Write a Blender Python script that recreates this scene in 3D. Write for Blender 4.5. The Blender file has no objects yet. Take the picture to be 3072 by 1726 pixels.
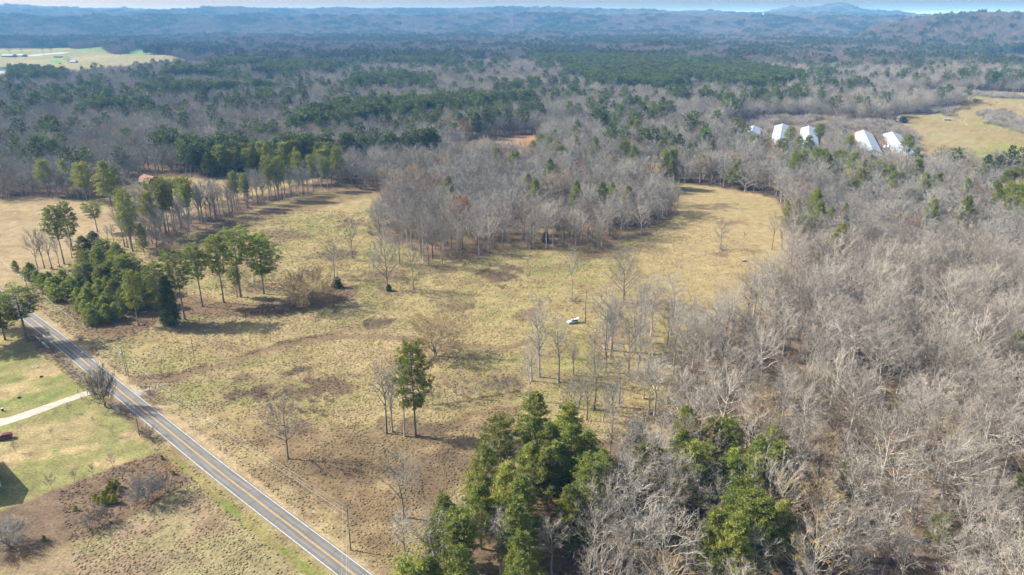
import bpy, math, random
import numpy as np
from mathutils import Vector

# ------------------------------------------------------------------ camera, sky, sun, exposure
S = bpy.context.scene
H = 120.0                                   # flying height of the drone, metres
PITCH = math.radians(20.38)
FPX = 1536 / math.tan(math.radians(35.0))   # focal length in photograph pixels
cd = bpy.data.cameras.new('camera'); cam = bpy.data.objects.new('camera', cd)
S.collection.objects.link(cam); S.camera = cam
cam.location = (0, 0, H); cam.rotation_euler = (math.pi / 2 - PITCH, 0, 0)
cd.sensor_width = 36; cd.lens = 18 / math.tan(math.radians(35.0)); cd.clip_start = 1; cd.clip_end = 120000

SUN_AZ, SUN_EL = math.radians(282.5), math.radians(36)     # azimuth clockwise from +Y
W = bpy.data.worlds.new('World'); S.world = W; W.use_nodes = True
nt = W.node_tree
sky = nt.nodes.new('ShaderNodeTexSky'); sky.sky_type = 'NISHITA'; sky.sun_disc = False
sky.sun_elevation = SUN_EL; sky.sun_rotation = SUN_AZ; sky.altitude = 300; sky.air_density = 1.0; sky.dust_density = 3.5; sky.ozone_density = 1.0
bg = nt.nodes['Background']; bg.inputs['Strength'].default_value = 0.105
nt.links.new(sky.outputs['Color'], bg.inputs['Color'])
sl = bpy.data.lights.new('sun', 'SUN'); sl.energy = 5.0; sl.angle = math.radians(0.5); sl.color = (1.0, 0.95, 0.87)
sun = bpy.data.objects.new('sun', sl); S.collection.objects.link(sun)
SV = Vector((math.sin(SUN_AZ) * math.cos(SUN_EL), math.cos(SUN_AZ) * math.cos(SUN_EL), math.sin(SUN_EL)))
sun.rotation_euler = SV.to_track_quat('Z', 'Y').to_euler(); sun.location = (-200, 50, 300)
S.view_settings.view_transform = 'Standard'; S.view_settings.look = 'None'
S.view_settings.exposure = 0.93; S.view_settings.gamma = 1.0
S.render.engine = 'CYCLES'
cy = S.cycles
cy.max_bounces = 3; cy.diffuse_bounces = 1; cy.glossy_bounces = 2; cy.transmission_bounces = 2; cy.volume_bounces = 1
cy.transparent_max_bounces = 4; cy.use_denoising = True; cy.caustics_reflective = False; cy.caustics_refractive = False
HAZE_DENSITY, HAZE_COLOR = 0.000098, (0.17, 0.47, 1.0)

# ------------------------------------------------------------------ helpers
R_ = math.radians
rng = np.random.default_rng(7)
random.seed(7)
col = S.collection

def vnoise(x, y, cell, seed=0):
    """smooth value noise, 0..1"""
    x = np.asarray(x, float) / cell; y = np.asarray(y, float) / cell
    xi = np.floor(x).astype(np.int64); yi = np.floor(y).astype(np.int64)
    fx = x - xi; fy = y - yi
    fx = fx * fx * (3 - 2 * fx); fy = fy * fy * (3 - 2 * fy)
    def h(a, b):
        n = (a * 374761393 + b * 668265263 + seed * 1274126177) & 0xFFFFFFFF
        n = ((n ^ (n >> 13)) * 1274126177) & 0xFFFFFFFF
        return ((n ^ (n >> 16)) & 0xFFFF) / 65535.0
    return (h(xi, yi) * (1 - fx) + h(xi + 1, yi) * fx) * (1 - fy) + (h(xi, yi + 1) * (1 - fx) + h(xi + 1, yi + 1) * fx) * fy

def sstep(a, b, v):
    t = np.clip((np.asarray(v, float) - a) / (b - a), 0, 1); return t * t * (3 - 2 * t)

def ray(x, y):
    u = (x - 1536) / FPX; v = (863 - y) / FPX
    return np.array([u, math.cos(PITCH) + v * math.sin(PITCH), -math.sin(PITCH) + v * math.cos(PITCH)])

# skyline ridges: distance, depth fraction, bearing (photograph column) and skyline row of the crest
RIDGES = [(9600, .10, [-600, 0, 120, 480, 700, 835, 1060, 1260, 1536, 1800, 2013, 2132, 2281, 2300, 2340, 2377, 2424, 2475, 2510, 2526, 2545, 2585, 2669, 2776, 3300], [18, 21, 24, 32.5, 31.5, 30.5, 28.5, 29, 28, 33, 37.5, 41, 45, 42, 34, 27.5, 30, 24, 19, 17.3, 20, 31, 39, 49, 50]),
          (7600, .09, [-600, 300, 480, 560, 610, 662, 720, 760, 860, 950, 1008, 1070, 1121, 1220, 1330, 1450, 1540, 1640, 1750, 1850, 2000, 2100, 2250, 2400, 3300], [35, 40, 39, 32, 27.5, 25.8, 28, 32, 35, 34, 30.8, 35, 36, 39, 37, 33, 30, 30.5, 32.5, 35.5, 37.5, 40, 45, 48, 54]),
          (5700, .08, [-600, 0, 300, 600, 760, 900, 1020, 1130, 1250, 1400, 1500, 1660, 1850, 2000, 2130, 2300, 2500, 3300], [56, 54, 58, 55, 51, 55, 53, 48, 56, 52, 54, 50, 55, 53, 56, 58, 61, 68]),
          (3900, .14, [2560, 2680, 2776, 2850, 2907, 2960, 3000, 3072, 3300, 3700], [100, 84, 69, 61, 57, 55.5, 56, 55.5, 52, 64]),
          (12500, .04, [1500, 1545, 1590, 1625, 1650, 1680, 1720], [40, 27, 23, 19.5, 21, 25, 40]), (11200, .04, [1640, 1690, 1739, 1765, 1800], [38, 29, 25.3, 28, 38]), (13000, .03, [2095, 2125, 2144, 2165, 2200], [42, 34, 31, 34.5, 42])]
_h = []
for (d, dp, cx, cy0) in RIDGES:
    aa, hh = [], []
    for px, py in zip(cx, cy0):
        r = ray(px, py); k = d / math.hypot(r[0], r[1]); aa.append(math.atan2(r[0], r[1])); hh.append(max(H + r[2] * k, 0.0))
    _h.append((d, dp, np.array(aa), np.array(hh)))
_wv = np.random.default_rng(3).uniform(size=(14, 3))

def hf(x, y):
    x = np.asarray(x, float); y = np.asarray(y, float)
    r = np.hypot(x, y); az = np.arctan2(x, y)
    m1 = sstep(950, 2300, r); m2 = sstep(3200, 7000, r)
    a = np.zeros_like(r); b = np.zeros_like(r)
    for i, (p, q, s) in enumerate(_wv):
        an = p * 2 * math.pi; wl = 420 + 900 * q if i < 8 else 1500 + 1700 * q
        w = np.sin((x * math.cos(an) + y * math.sin(an)) * 2 * math.pi / wl + s * 6.28)
        if i < 8: a += w
        else: b += w
    z = m1 * a * 2.2 + m2 * (b * 5.5 + a * 3)
    z = z + np.where(m2 > 0, m2 * 6, 0)
    hz = np.zeros_like(r)
    for (hd, dp, aa, hh) in _h:
        q = (r - hd) / (dp * hd); k = np.abs(q) < 3
        if not np.any(k): continue
        w = .5 - .5 * np.cos(np.clip((az - aa[0]) / .02, 0, 1) * math.pi); w2 = .5 - .5 * np.cos(np.clip((aa[-1] - az) / .02, 0, 1) * math.pi)
        g = np.interp(az, aa, hh) * np.exp(-q * q) * w * w2
        hz = np.maximum(hz, np.where(k, g, 0))
    rough = (vnoise(x, y, 900, 5) - .5) * 26 + (vnoise(x, y, 380, 6) - .5) * 8
    return np.maximum(z, hz + z * .3) + (rough - 8) * sstep(4600, 6500, r) * (.35 + .4 * sstep(20, 130, hz))

def at(p, z=0.0):
    """point of the landscape seen at photograph position p, z above the ground"""
    d = ray(p[0], p[1]); k = math.hypot(d[0], d[1])
    t = (H - z) / max(-d[2], 1e-4)
    if t * k < 900: return np.array([d[0] * t, d[1] * t, z])
    ts = np.geomspace(700, 40000, 1500) / k
    f = H + d[2] * ts - z - hf(d[0] * ts, d[1] * ts)
    i = int(np.argmax(f < 0)) if (f < 0).any() else len(ts) - 1
    t = ts[i] if i == 0 or f[i] >= 0 else ts[i - 1] + (ts[i] - ts[i - 1]) * f[i - 1] / (f[i - 1] - f[i])
    return np.array([d[0] * t, d[1] * t, float(hf(d[0] * t, d[1] * t)) + z])

def hgt(b, ty):
    """height of a thing with base at photograph point b whose top is at row ty"""
    p = at(b); v = (863 - ty) / FPX
    dy = math.cos(PITCH) + v * math.sin(PITCH); dz = -math.sin(PITCH) + v * math.cos(PITCH)
    return H + dz * p[1] / dy - p[2]

class Fr:
    def __init__(s, ox, oy, k): s.ox, s.oy, s.k = ox, oy, k
    def __call__(s, x, y): return (s.ox + x / s.k, s.oy + y / s.k)
P_ = Fr(0, 0, 2575 / 3072)
T00, T10, T20 = Fr(0, 0, 2.5156), Fr(1024, 0, 2.5156), Fr(2048, 0, 2.5156)
T01, T11, T21 = Fr(0, 575, 2.5156), Fr(1024, 575, 2.5156), Fr(2048, 575, 2.5156)
T02, T12, T22 = Fr(0, 1150, 2.512), Fr(1024, 1150, 2.512), Fr(2048, 1150, 2.512)
FA, FB, FC, FD, FE = Fr(0, 800, 4.019), Fr(200, 1050, 4.019), Fr(700, 1366, 4.019), Fr(0, 480, 4.019), Fr(0, 1150, 6.44)
FF, FG, FH, FZ = Fr(2200, 340, 4.293), Fr(2560, 120, 5.023), Fr(0, 90, 4.019), Fr(1640, 900, 12.88)

def poly(F, pts, z=0.0): return np.array([at(F(*p), z)[:2] for p in pts])

def sdf(px, py, pg):
    """signed distance to polygon, negative inside"""
    d2 = np.full(px.shape, 1e18); ins = np.zeros(px.shape, bool)
    n = len(pg)
    for i in range(n):
        ax, ay = pg[i]; bx, by = pg[(i + 1) % n]
        ex, ey = bx - ax, by - ay
        t = np.clip(((px - ax) * ex + (py - ay) * ey) / (ex * ex + ey * ey + 1e-9), 0, 1)
        d2 = np.minimum(d2, (px - ax - t * ex) ** 2 + (py - ay - t * ey) ** 2)
        c = ((ay > py) != (by > py)) & (px < (bx - ax) * (py - ay) / ((by - ay) if by != ay else 1e-9) + ax)
        ins ^= c
    return np.where(ins, -1, 1) * np.sqrt(d2)

def inside(px, py, pg, soft=2.0, warp=0.0, cell=9.0, seed=0):
    out = np.zeros(px.shape)
    lo = pg.min(0) - soft * 3 - warp; hi = pg.max(0) + soft * 3 + warp
    k = (px > lo[0]) & (px < hi[0]) & (py > lo[1]) & (py < hi[1])
    if not k.any(): return out
    d = sdf(px[k], py[k], pg)
    if warp: d = d + (vnoise(px[k], py[k], cell, seed) - .5) * 2 * warp + (vnoise(px[k], py[k], cell * .3, seed + 1) - .5) * warp
    out[k] = 1 - sstep(-soft, soft, d)
    return out

# ---- meshes
def mesh_np(name, V, T, mats=None, smooth=False, mi=None):
    V = np.asarray(V, np.float32).reshape(-1, 3); T = np.asarray(T, np.int32).reshape(-1, 3)
    me = bpy.data.meshes.new(name)
    me.vertices.add(len(V)); me.vertices.foreach_set('co', V.ravel())
    me.loops.add(T.size); me.loops.foreach_set('vertex_index', T.ravel())
    me.polygons.add(len(T)); me.polygons.foreach_set('loop_start', np.arange(0, T.size, 3, dtype=np.int32))
    me.polygons.foreach_set('loop_total', np.full(len(T), 3, np.int32))
    me.polygons.foreach_set('use_smooth', np.full(len(T), bool(smooth)))
    if mi is not None: me.polygons.foreach_set('material_index', np.asarray(mi, np.int32))
    for m in (mats or []): me.materials.append(m)
    me.update(); me.validate()
    return me

class MB:
    """collects triangles of one mesh"""
    def __init__(s): s.v, s.t, s.m, s.n = [], [], [], 0
    def add(s, V, T, mi=0):
        V = np.asarray(V, float).reshape(-1, 3); T = np.asarray(T, int).reshape(-1, 3)
        s.v.append(V); s.t.append(T + s.n); s.m.append(np.full(len(T), mi)); s.n += len(V); return s
    def quad(s, a, b, c, d, mi=0): return s.add([a, b, c, d], [[0, 1, 2], [0, 2, 3]], mi)
    def box(s, c, d, rz=0.0, mi=0, taper=(1, 1)):
        x, y, z = np.array(d) / 2; tx, ty = taper
        V = np.array([[-x, -y, -z], [x, -y, -z], [x, y, -z], [-x, y, -z], [-x * tx, -y * ty, z], [x * tx, -y * ty, z], [x * tx, y * ty, z], [-x * tx, y * ty, z]])
        ca, sa = math.cos(rz), math.sin(rz)
        V = np.c_[V[:, 0] * ca - V[:, 1] * sa, V[:, 0] * sa + V[:, 1] * ca, V[:, 2]] + np.array(c)
        return s.add(V, [[0, 2, 1], [0, 3, 2], [4, 5, 6], [4, 6, 7], [0, 1, 5], [0, 5, 4], [1, 2, 6], [1, 6, 5], [2, 3, 7], [2, 7, 6], [3, 0, 4], [3, 4, 7]], mi)
    def prism(s, prof, a0, a1, axis='y', mi=0):
        """profile polygon (convex-ish list of 2-vectors) extruded between a0 and a1 along an axis"""
        n = len(prof); V = []
        for a in (a0, a1):
            for (p, q) in prof: V.append((p, a, q) if axis == 'y' else (a, p, q))
        T = [[0, i, i + 1] for i in range(1, n - 1)] + [[n, n + i + 1, n + i] for i in range(1, n - 1)]
        for i in range(n):
            j = (i + 1) % n; T += [[i, n + i, n + j], [i, n + j, j]]
        return s.add(V, T, mi)
    def tube(s, pts, rad, k=6, mi=0, cap=True):
        pts = np.asarray(pts, float); n = len(pts); rad = np.broadcast_to(np.asarray(rad, float), (n,))
        tan = np.gradient(pts, axis=0); tan /= np.linalg.norm(tan, axis=1)[:, None] + 1e-9
        ref = np.array([0, 0, 1.0]) if abs(tan[:, 2]).mean() < .8 else np.array([1.0, 0, 0])
        u = np.cross(tan, ref); u /= np.linalg.norm(u, axis=1)[:, None] + 1e-9
        w = np.cross(tan, u); a = np.arange(k) * 2 * math.pi / k
        V = pts[:, None] + rad[:, None, None] * (u[:, None] * np.cos(a)[None, :, None] + w[:, None] * np.sin(a)[None, :, None])
        i = np.arange(n - 1)[:, None] * k; j = np.arange(k)[None]; j2 = (j + 1) % k
        T = np.concatenate([np.stack([i + j, i + j2, i + k + j2], -1).reshape(-1, 3), np.stack([i + j, i + k + j2, i + k + j], -1).reshape(-1, 3)])
        if cap:
            T = np.concatenate([T, [[(n - 1) * k, (n - 1) * k + q, (n - 1) * k + q + 1] for q in range(1, k - 1)], [[0, q + 1, q] for q in range(1, k - 1)]])
        return s.add(V.reshape(-1, 3), T, mi)
    def spikes(s, B, D, L, w, mi=0):
        B = np.asarray(B, float); D = np.asarray(D, float); D = D / (np.linalg.norm(D, axis=1)[:, None] + 1e-9)
        n = len(B); L = np.broadcast_to(L, (n,)); w = np.broadcast_to(w, (n,))
        ref = np.where(np.abs(D[:, 2:3]) < .8, np.array([[0, 0, 1.0]]), np.array([[1.0, 0, 0]]))
        u = np.cross(D, ref); u /= np.linalg.norm(u, axis=1)[:, None]; v = np.cross(D, u)
        V = np.zeros((n, 4, 3))
        for k in range(3):
            a = k * 2 * math.pi / 3; V[:, k] = B + w[:, None] * .5 * (u * math.cos(a) + v * math.sin(a))
        V[:, 3] = B + D * L[:, None]
        i = np.arange(n)[:, None] * 4
        return s.add(V.reshape(-1, 3), np.concatenate([i + np.array([[0, 1, 3]]), i + np.array([[1, 2, 3]]), i + np.array([[2, 0, 3]])]), mi)
    def flakes(s, A, D, L, w, mi=0, rg=rng):
        """leaf-like triangles: narrow at A, widening along D"""
        A = np.asarray(A, float); n = len(A); D = D / (np.linalg.norm(D, axis=1)[:, None] + 1e-9)
        q = rg.normal(size=(n, 3)); u = np.cross(D, q); u /= np.linalg.norm(u, axis=1)[:, None] + 1e-9
        L = np.broadcast_to(L, (n,))[:, None]; w = np.broadcast_to(w, (n,))[:, None]
        V = np.stack([A - D * L * .15, A + D * L * .75 + u * w * .5, A + D * L - u * w * .5], 1)
        return s.add(V.reshape(-1, 3), np.arange(3 * n).reshape(-1, 3), mi)
    def data(s): return np.concatenate(s.v), np.concatenate(s.t), np.concatenate(s.m)
    def mesh(s, name, mats, smooth=False):
        V, T, M = s.data(); return mesh_np(name, V, T, mats if isinstance(mats, (list, tuple)) else [mats], smooth, M)
    def build(s, name, mats, parent=None, smooth=False):
        return obj(name, s.mesh(name, mats, smooth), parent)

def obj(name, me, parent=None, loc=None):
    o = bpy.data.objects.new(name, me); col.objects.link(o)
    if parent is not None: o.parent = parent
    if loc is not None: o.location = loc
    return o
def tag(o, label=None, cat=None, group=None, kind=None):
    if label: o['label'] = label
    if cat: o['category'] = cat
    if group: o['group'] = group
    if kind: o['kind'] = kind
    return o
def thing(name, label, cat, loc, rz=0.0, group=None, scale=None):
    o = bpy.data.objects.new(name, None); col.objects.link(o); o.empty_display_size = .5
    o.location = tuple(float(v) for v in loc); o.rotation_euler = (0, 0, rz)
    if scale is not None: o.scale = scale
    return tag(o, label, cat, group)

# ---- materials
def mat(name, c, rough=.85, spec=.2, var=0.0, scale=3.0, obj_var=0.0, c2=None, metal=0.0, bump=0.0, bscale=8.0, leaf=0.0):
    m = bpy.data.materials.new(name); m.use_nodes = True; N = m.node_tree.nodes; Lk = m.node_tree.links
    b = N['Principled BSDF']; b.inputs['Roughness'].default_value = rough; b.inputs['Specular IOR Level'].default_value = spec; b.inputs['Metallic'].default_value = metal
    b.inputs['Base Color'].default_value = (*c, 1)
    if var or obj_var or c2:
        mx = N.new('ShaderNodeMix'); mx.data_type = 'RGBA'
        c2 = c2 or tuple(v * (1 - var) for v in c)
        mx.inputs['A'].default_value = (*c, 1); mx.inputs['B'].default_value = (*c2, 1)
        tc = N.new('ShaderNodeTexCoord'); nz = N.new('ShaderNodeTexNoise'); nz.inputs['Scale'].default_value = scale; nz.inputs['Detail'].default_value = 4
        Lk.new(tc.outputs['Object'], nz.inputs['Vector'])
        rp = N.new('ShaderNodeMapRange'); rp.inputs['From Min'].default_value = .35; rp.inputs['From Max'].default_value = .65
        Lk.new(nz.outputs['Fac'], rp.inputs['Value']); Lk.new(rp.outputs['Result'], mx.inputs['Factor'])
        src = mx.outputs['Result']
        if obj_var:
            oi = N.new('ShaderNodeObjectInfo'); hs = N.new('ShaderNodeHueSaturation')
            mr = N.new('ShaderNodeMapRange'); mr.inputs['To Min'].default_value = 1 - obj_var; mr.inputs['To Max'].default_value = 1 + obj_var
            Lk.new(oi.outputs['Random'], mr.inputs['Value']); Lk.new(mr.outputs['Result'], hs.inputs['Value'])
            ml = N.new('ShaderNodeMath'); ml.operation = 'MULTIPLY'; ml.inputs[1].default_value = 7.31
            fr = N.new('ShaderNodeMath'); fr.operation = 'FRACT'
            Lk.new(oi.outputs['Random'], ml.inputs[0]); Lk.new(ml.outputs[0], fr.inputs[0])
            m2 = N.new('ShaderNodeMapRange'); m2.inputs['To Min'].default_value = .5 - obj_var * .045; m2.inputs['To Max'].default_value = .5 + obj_var * .045
            Lk.new(fr.outputs[0], m2.inputs['Value']); Lk.new(m2.outputs['Result'], hs.inputs['Hue'])
            Lk.new(src, hs.inputs['Color']); src = hs.outputs['Color']
        Lk.new(src, b.inputs['Base Color'])
    if leaf:
        tr = N.new('ShaderNodeBsdfTranslucent'); ms = N.new('ShaderNodeMixShader'); ms.inputs[0].default_value = leaf
        Lk.new(src, tr.inputs['Color']); Lk.new(b.outputs[0], ms.inputs[1]); Lk.new(tr.outputs[0], ms.inputs[2]); Lk.new(ms.outputs[0], N['Material Output'].inputs['Surface'])
    if bump:
        tc2 = N.new('ShaderNodeTexCoord'); n2 = N.new('ShaderNodeTexNoise'); n2.inputs['Scale'].default_value = bscale; n2.inputs['Detail'].default_value = 5
        bp = N.new('ShaderNodeBump'); bp.inputs['Strength'].default_value = bump; bp.inputs['Distance'].default_value = .1
        Lk.new(tc2.outputs['Object'], n2.inputs['Vector']); Lk.new(n2.outputs['Fac'], bp.inputs['Height']); Lk.new(bp.outputs['Normal'], b.inputs['Normal'])
    return m

M = {
 'bark': mat('bark_grey', (.50, .46, .395), var=.45, scale=1.2, obj_var=.22),
 'bark_dark': mat('bark_dark', (.25, .22, .19), var=.4, scale=1.2, obj_var=.2),
 'twig': mat('twig_grey', (.43, .39, .33), var=.3, scale=.35, obj_var=.2),
 'twig_mid': mat('twig_grey_brown_shade_toned', (.37, .36, .315), var=.3, scale=.35, obj_var=.22),  # grey-brown twigs, colour also darkened for self-shadowing the simpler mid trees lack
 'twig_far': mat('twig_grey_shade_toned', (.215, .205, .18), var=.3, scale=.1, obj_var=.22),  # twig grey darkened: crown self-shading of the sparse far trees put into colour
 'bark_mid': mat('bark_grey_brown', (.35, .33, .29), var=.4, scale=1.0, obj_var=.22),
 'twig_red': mat('twig_red_buds', (.30, .16, .11), var=.3, scale=.4, obj_var=.15),
 'twig_rust': mat('twig_rust_leaves', (.46, .21, .09), var=.4, scale=.6, obj_var=.1),
 'twig_tan': mat('twig_tan', (.46, .34, .17), var=.3, scale=.4, obj_var=.12),
 'twig_brush': mat('twig_brush', (.29, .245, .195), var=.4, scale=.5, obj_var=.3),
 'pine_bark': mat('pine_bark', (.24, .20, .17), var=.4, scale=1.5, obj_var=.2),
 'needle': mat('needle_green', (.31, .335, .06), rough=.6, spec=.3, c2=(.15, .195, .042), scale=.45, obj_var=.25, leaf=.35),
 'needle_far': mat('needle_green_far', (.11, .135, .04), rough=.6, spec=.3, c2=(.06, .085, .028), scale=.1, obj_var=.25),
 'needle_mid': mat('needle_green_deep', (.15, .20, .05), rough=.6, spec=.3, c2=(.07, .11, .03), scale=.3, obj_var=.3, leaf=.2),
 'needle_young': mat('needle_bright', (.31, .35, .065), rough=.6, spec=.3, c2=(.19, .24, .048), scale=.6, obj_var=.2, leaf=.35),
 'needle_dark': mat('needle_dark', (.12, .15, .05), rough=.6, spec=.3, c2=(.075, .105, .038), scale=.5, obj_var=.22, leaf=.3),
 'needle_yellow': mat('needle_yellow', (.36, .36, .05), rough=.6, spec=.3, c2=(.20, .22, .03), scale=.9, obj_var=.1, leaf=.35),
 'white_metal': mat('white_roof_metal', (.36, .42, .50), rough=.45, spec=.3, c2=(.31, .36, .43), scale=.12),
 'grey_metal': mat('grey_roof_metal', (.36, .38, .40), rough=.4, spec=.5, var=.25, scale=.4),
 'rust': mat('rusted_tin', (.30, .175, .12), rough=.7, spec=.2, c2=(.14, .06, .04), scale=.45),
 'dark_wood': mat('weathered_dark_boards', (.085, .07, .06), var=.4, scale=1.5),
 'post': mat('weathered_post', (.16, .13, .10), var=.4, scale=3),
 'pole': mat('utility_pole_wood', (.15, .125, .09), var=.3, scale=2),
 'wire': mat('aluminium_wire', (.50, .49, .46), rough=.45, spec=.5),
 'steel': mat('galvanised_steel', (.5, .52, .54), rough=.4, spec=.5, metal=.4),
 'xfmr': mat('transformer_paint', (.45, .52, .56), rough=.4, spec=.5),
 'concrete': mat('driveway_concrete', (.47, .43, .355), c2=(.37, .335, .27), scale=.35, bump=.1),
 'gravel': mat('gravel_apron', (.34, .33, .31), c2=(.25, .24, .22), scale=1.5, bump=.3, bscale=20),
 'white_paint': mat('road_paint_white', (.62, .61, .58), c2=(.38, .37, .36), scale=1.1),
 'yellow_paint': mat('road_paint_yellow', (.58, .36, .08), c2=(.40, .27, .09), scale=1.1),
 'car_white': mat('car_paint_white', (.62, .64, .66), rough=.25, spec=.6),
 'car_red': mat('car_paint_red', (.13, .010, .018), rough=.25, spec=.6),
 'glass': mat('dark_glass', (.015, .022, .028), rough=.08, spec=.7),
 'windscreen': mat('windscreen_glass', (.10, .16, .17), rough=.08, spec=.8),
 'black': mat('black_plastic', (.018, .018, .02), rough=.6),
 'tyre': mat('tyre_rubber', (.022, .022, .024), rough=.8),
 'rim': mat('alloy_rim', (.45, .46, .48), rough=.3, metal=.6),
 'lamp_red': mat('tail_lamp', (.35, .01, .01), rough=.2, spec=.6),
 'lamp_clear': mat('head_lamp', (.75, .78, .8), rough=.15, spec=.8),
 'water': mat('pond_water', (.10, .12, .12), rough=.06, spec=.9),
 'stream': mat('stream_water', (.06, .075, .085), rough=.1, spec=.8),
 'cow_white': mat('cow_hide_pale', (.72, .66, .56), var=.15, scale=2),
 'cow_dark': mat('cow_hide_dark', (.04, .03, .025), var=.2, scale=2),
 'wall_white': mat('house_wall_white', (.72, .72, .70), var=.08, scale=.3),
 'wall_tan': mat('house_wall_tan', (.50, .42, .32), var=.15, scale=.3),
 'wall_grey': mat('house_wall_grey', (.34, .33, .32), var=.2, scale=.3),
 'roof_dark': mat('roof_shingle_dark', (.10, .10, .105), var=.3, scale=.6),
 'roof_blue': mat('roof_blue_grey', (.34, .40, .46), var=.15, scale=.6),
 'roof_brown': mat('roof_shingle_brown', (.22, .17, .13), var=.3, scale=.6),
 'pane': mat('window_pane', (.03, .04, .05), rough=.1, spec=.6),
 'barrel': mat('barrel_rust', (.14, .045, .03), rough=.6, var=.4, scale=3),
 'litter': mat('white_litter', (.75, .75, .74), rough=.5),
}

# ------------------------------------------------------------------ ground: colour of each region (albedo only)
LITTER, LITTER2 = (.20, .138, .09), (.135, .10, .074)
C_MEADOW, C_MEADOW2, C_TAN, C_BROWN, C_DARKB = (.355, .295, .145), (.265, .25, .105), (.375, .295, .17), (.225, .168, .10), (.118, .086, .062)
near_wood = {   # woodland polygons on the ground, from what the photograph shows
 'right': poly(P_, [(1690, 1130), (1690, 1010), (1720, 930), (1800, 830), (1900, 785), (1975, 700), (1990, 640), (1975, 560), (1958, 503), (2050, 455), (2300, 440), (2575, 480), (2900, 500), (2950, 1000), (2900, 1650), (1400, 1650), (1330, 1500), (1450, 1350), (1560, 1240)]),
 'grove': poly(P_, [(985, 1500), (1040, 1430), (1120, 1360), (1230, 1240), (1330, 1180), (1430, 1120), (1560, 1110), (1640, 1110), (1700, 1130), (1560, 1240), (1450, 1350), (1330, 1500), (1330, 1650), (985, 1650)]),
 'centre': poly(P_, [(930, 590), (1000, 620), (1080, 650), (1140, 655), (1200, 645), (1300, 628), (1420, 622), (1530, 618), (1640, 590), (1700, 545), (1690, 490), (1630, 450), (1500, 425), (1350, 398), (1160, 398), (1000, 390), (880, 410), (800, 440), (790, 462), (870, 466), (950, 486), (985, 500), (960, 540)]),
 'hedge': poly(P_, [(400, 640), (330, 600), (300, 545), (350, 520), (420, 560), (520, 520), (640, 490), (760, 462), (860, 455), (870, 470), (760, 490), (650, 520), (560, 555), (470, 590)]),
}
open_far = {    # clearings and fields among the farther woods
 'clearing': (poly(T10, [(850, 1100), (990, 1062), (1200, 1040), (1480, 1012), (1560, 1010), (1470, 1085), (1440, 1240), (1200, 1260), (1040, 1230)]), (.40, .25, .13)),
 'field_left': (poly(FD, [(-400, 520), (0, 500), (500, 455), (950, 500), (1350, 575), (1560, 330), (1700, 290), (1820, 330), (2000, 420), (2300, 560), (2700, 560), (2400, 800), (2000, 930), (1300, 900), (800, 1260), (450, 1310), (150, 1500), (-400, 1700)]), (.37, .29, .175)),
 'pasture_far': (poly(FH, [(-500, 225), (0, 222), (870, 214), (900, 236), (1180, 242), (1300, 258), (1380, 302), (1800, 300), (1960, 298), (2150, 345), (2330, 385), (2420, 392), (2420, 440), (2200, 480), (1700, 530), (1300, 560), (850, 600), (600, 590), (120, 580), (0, 640), (-500, 660)]), (.25, .25, .125)),
 'pasture_right': (poly(FG, [(720, 1120), (900, 1130), (1260, 1045), (1500, 1015), (1800, 955), (1500, 880), (1150, 880), (800, 950), (560, 830), (740, 815), (1240, 780), (900, 730), (1500, 790), (1960, 770), (2400, 790), (3200, 800), (3200, 2200), (2560, 2080), (1900, 2050), (1500, 1990), (1150, 1860), (1000, 1680), (800, 1480), (640, 1330)]), (.33, .285, .15)),
 'poultry_yard': (poly(FF, [(-150, 180), (300, 60), (900, 60), (1500, 90), (2100, 130), (2300, 260), (2450, 480), (2420, 720), (2150, 700), (1950, 640), (1500, 520), (1000, 470), (500, 420), (200, 400), (-100, 330)]), (.30, .21, .13)),
 'tan_far_right': (poly(FG, [(1750, 410), (1900, 290), (2200, 240), (2572, 215), (3000, 210), (3000, 340), (2250, 345), (2000, 380)]), (.42, .30, .19)),
 'house_clearing': (poly(T00, [(1480, 830), (1540, 800), (1640, 790), (1640, 835), (1500, 850)]), (.40, .29, .2)),
 'far_field_a': (poly(T10, [(960, 325), (1210, 312), (1215, 335), (1000, 335)]), (.42, .33, .2)),
 'far_field_b': (poly(T20, [(860, 320), (900, 308), (965, 308), (970, 328)]), (.45, .33, .22)),
}
green_far = [poly(FH, [(880, 236), (1180, 208), (1300, 215), (1320, 250), (1100, 240)]), poly(FH, [(1490, 300), (1600, 235), (1860, 240), (1860, 290), (1700, 300)]), poly(FH, [(580, 365), (750, 355), (760, 400), (640, 410)]), poly(FH, [(-100, 600), (130, 600), (160, 670), (-100, 670)])]
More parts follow.
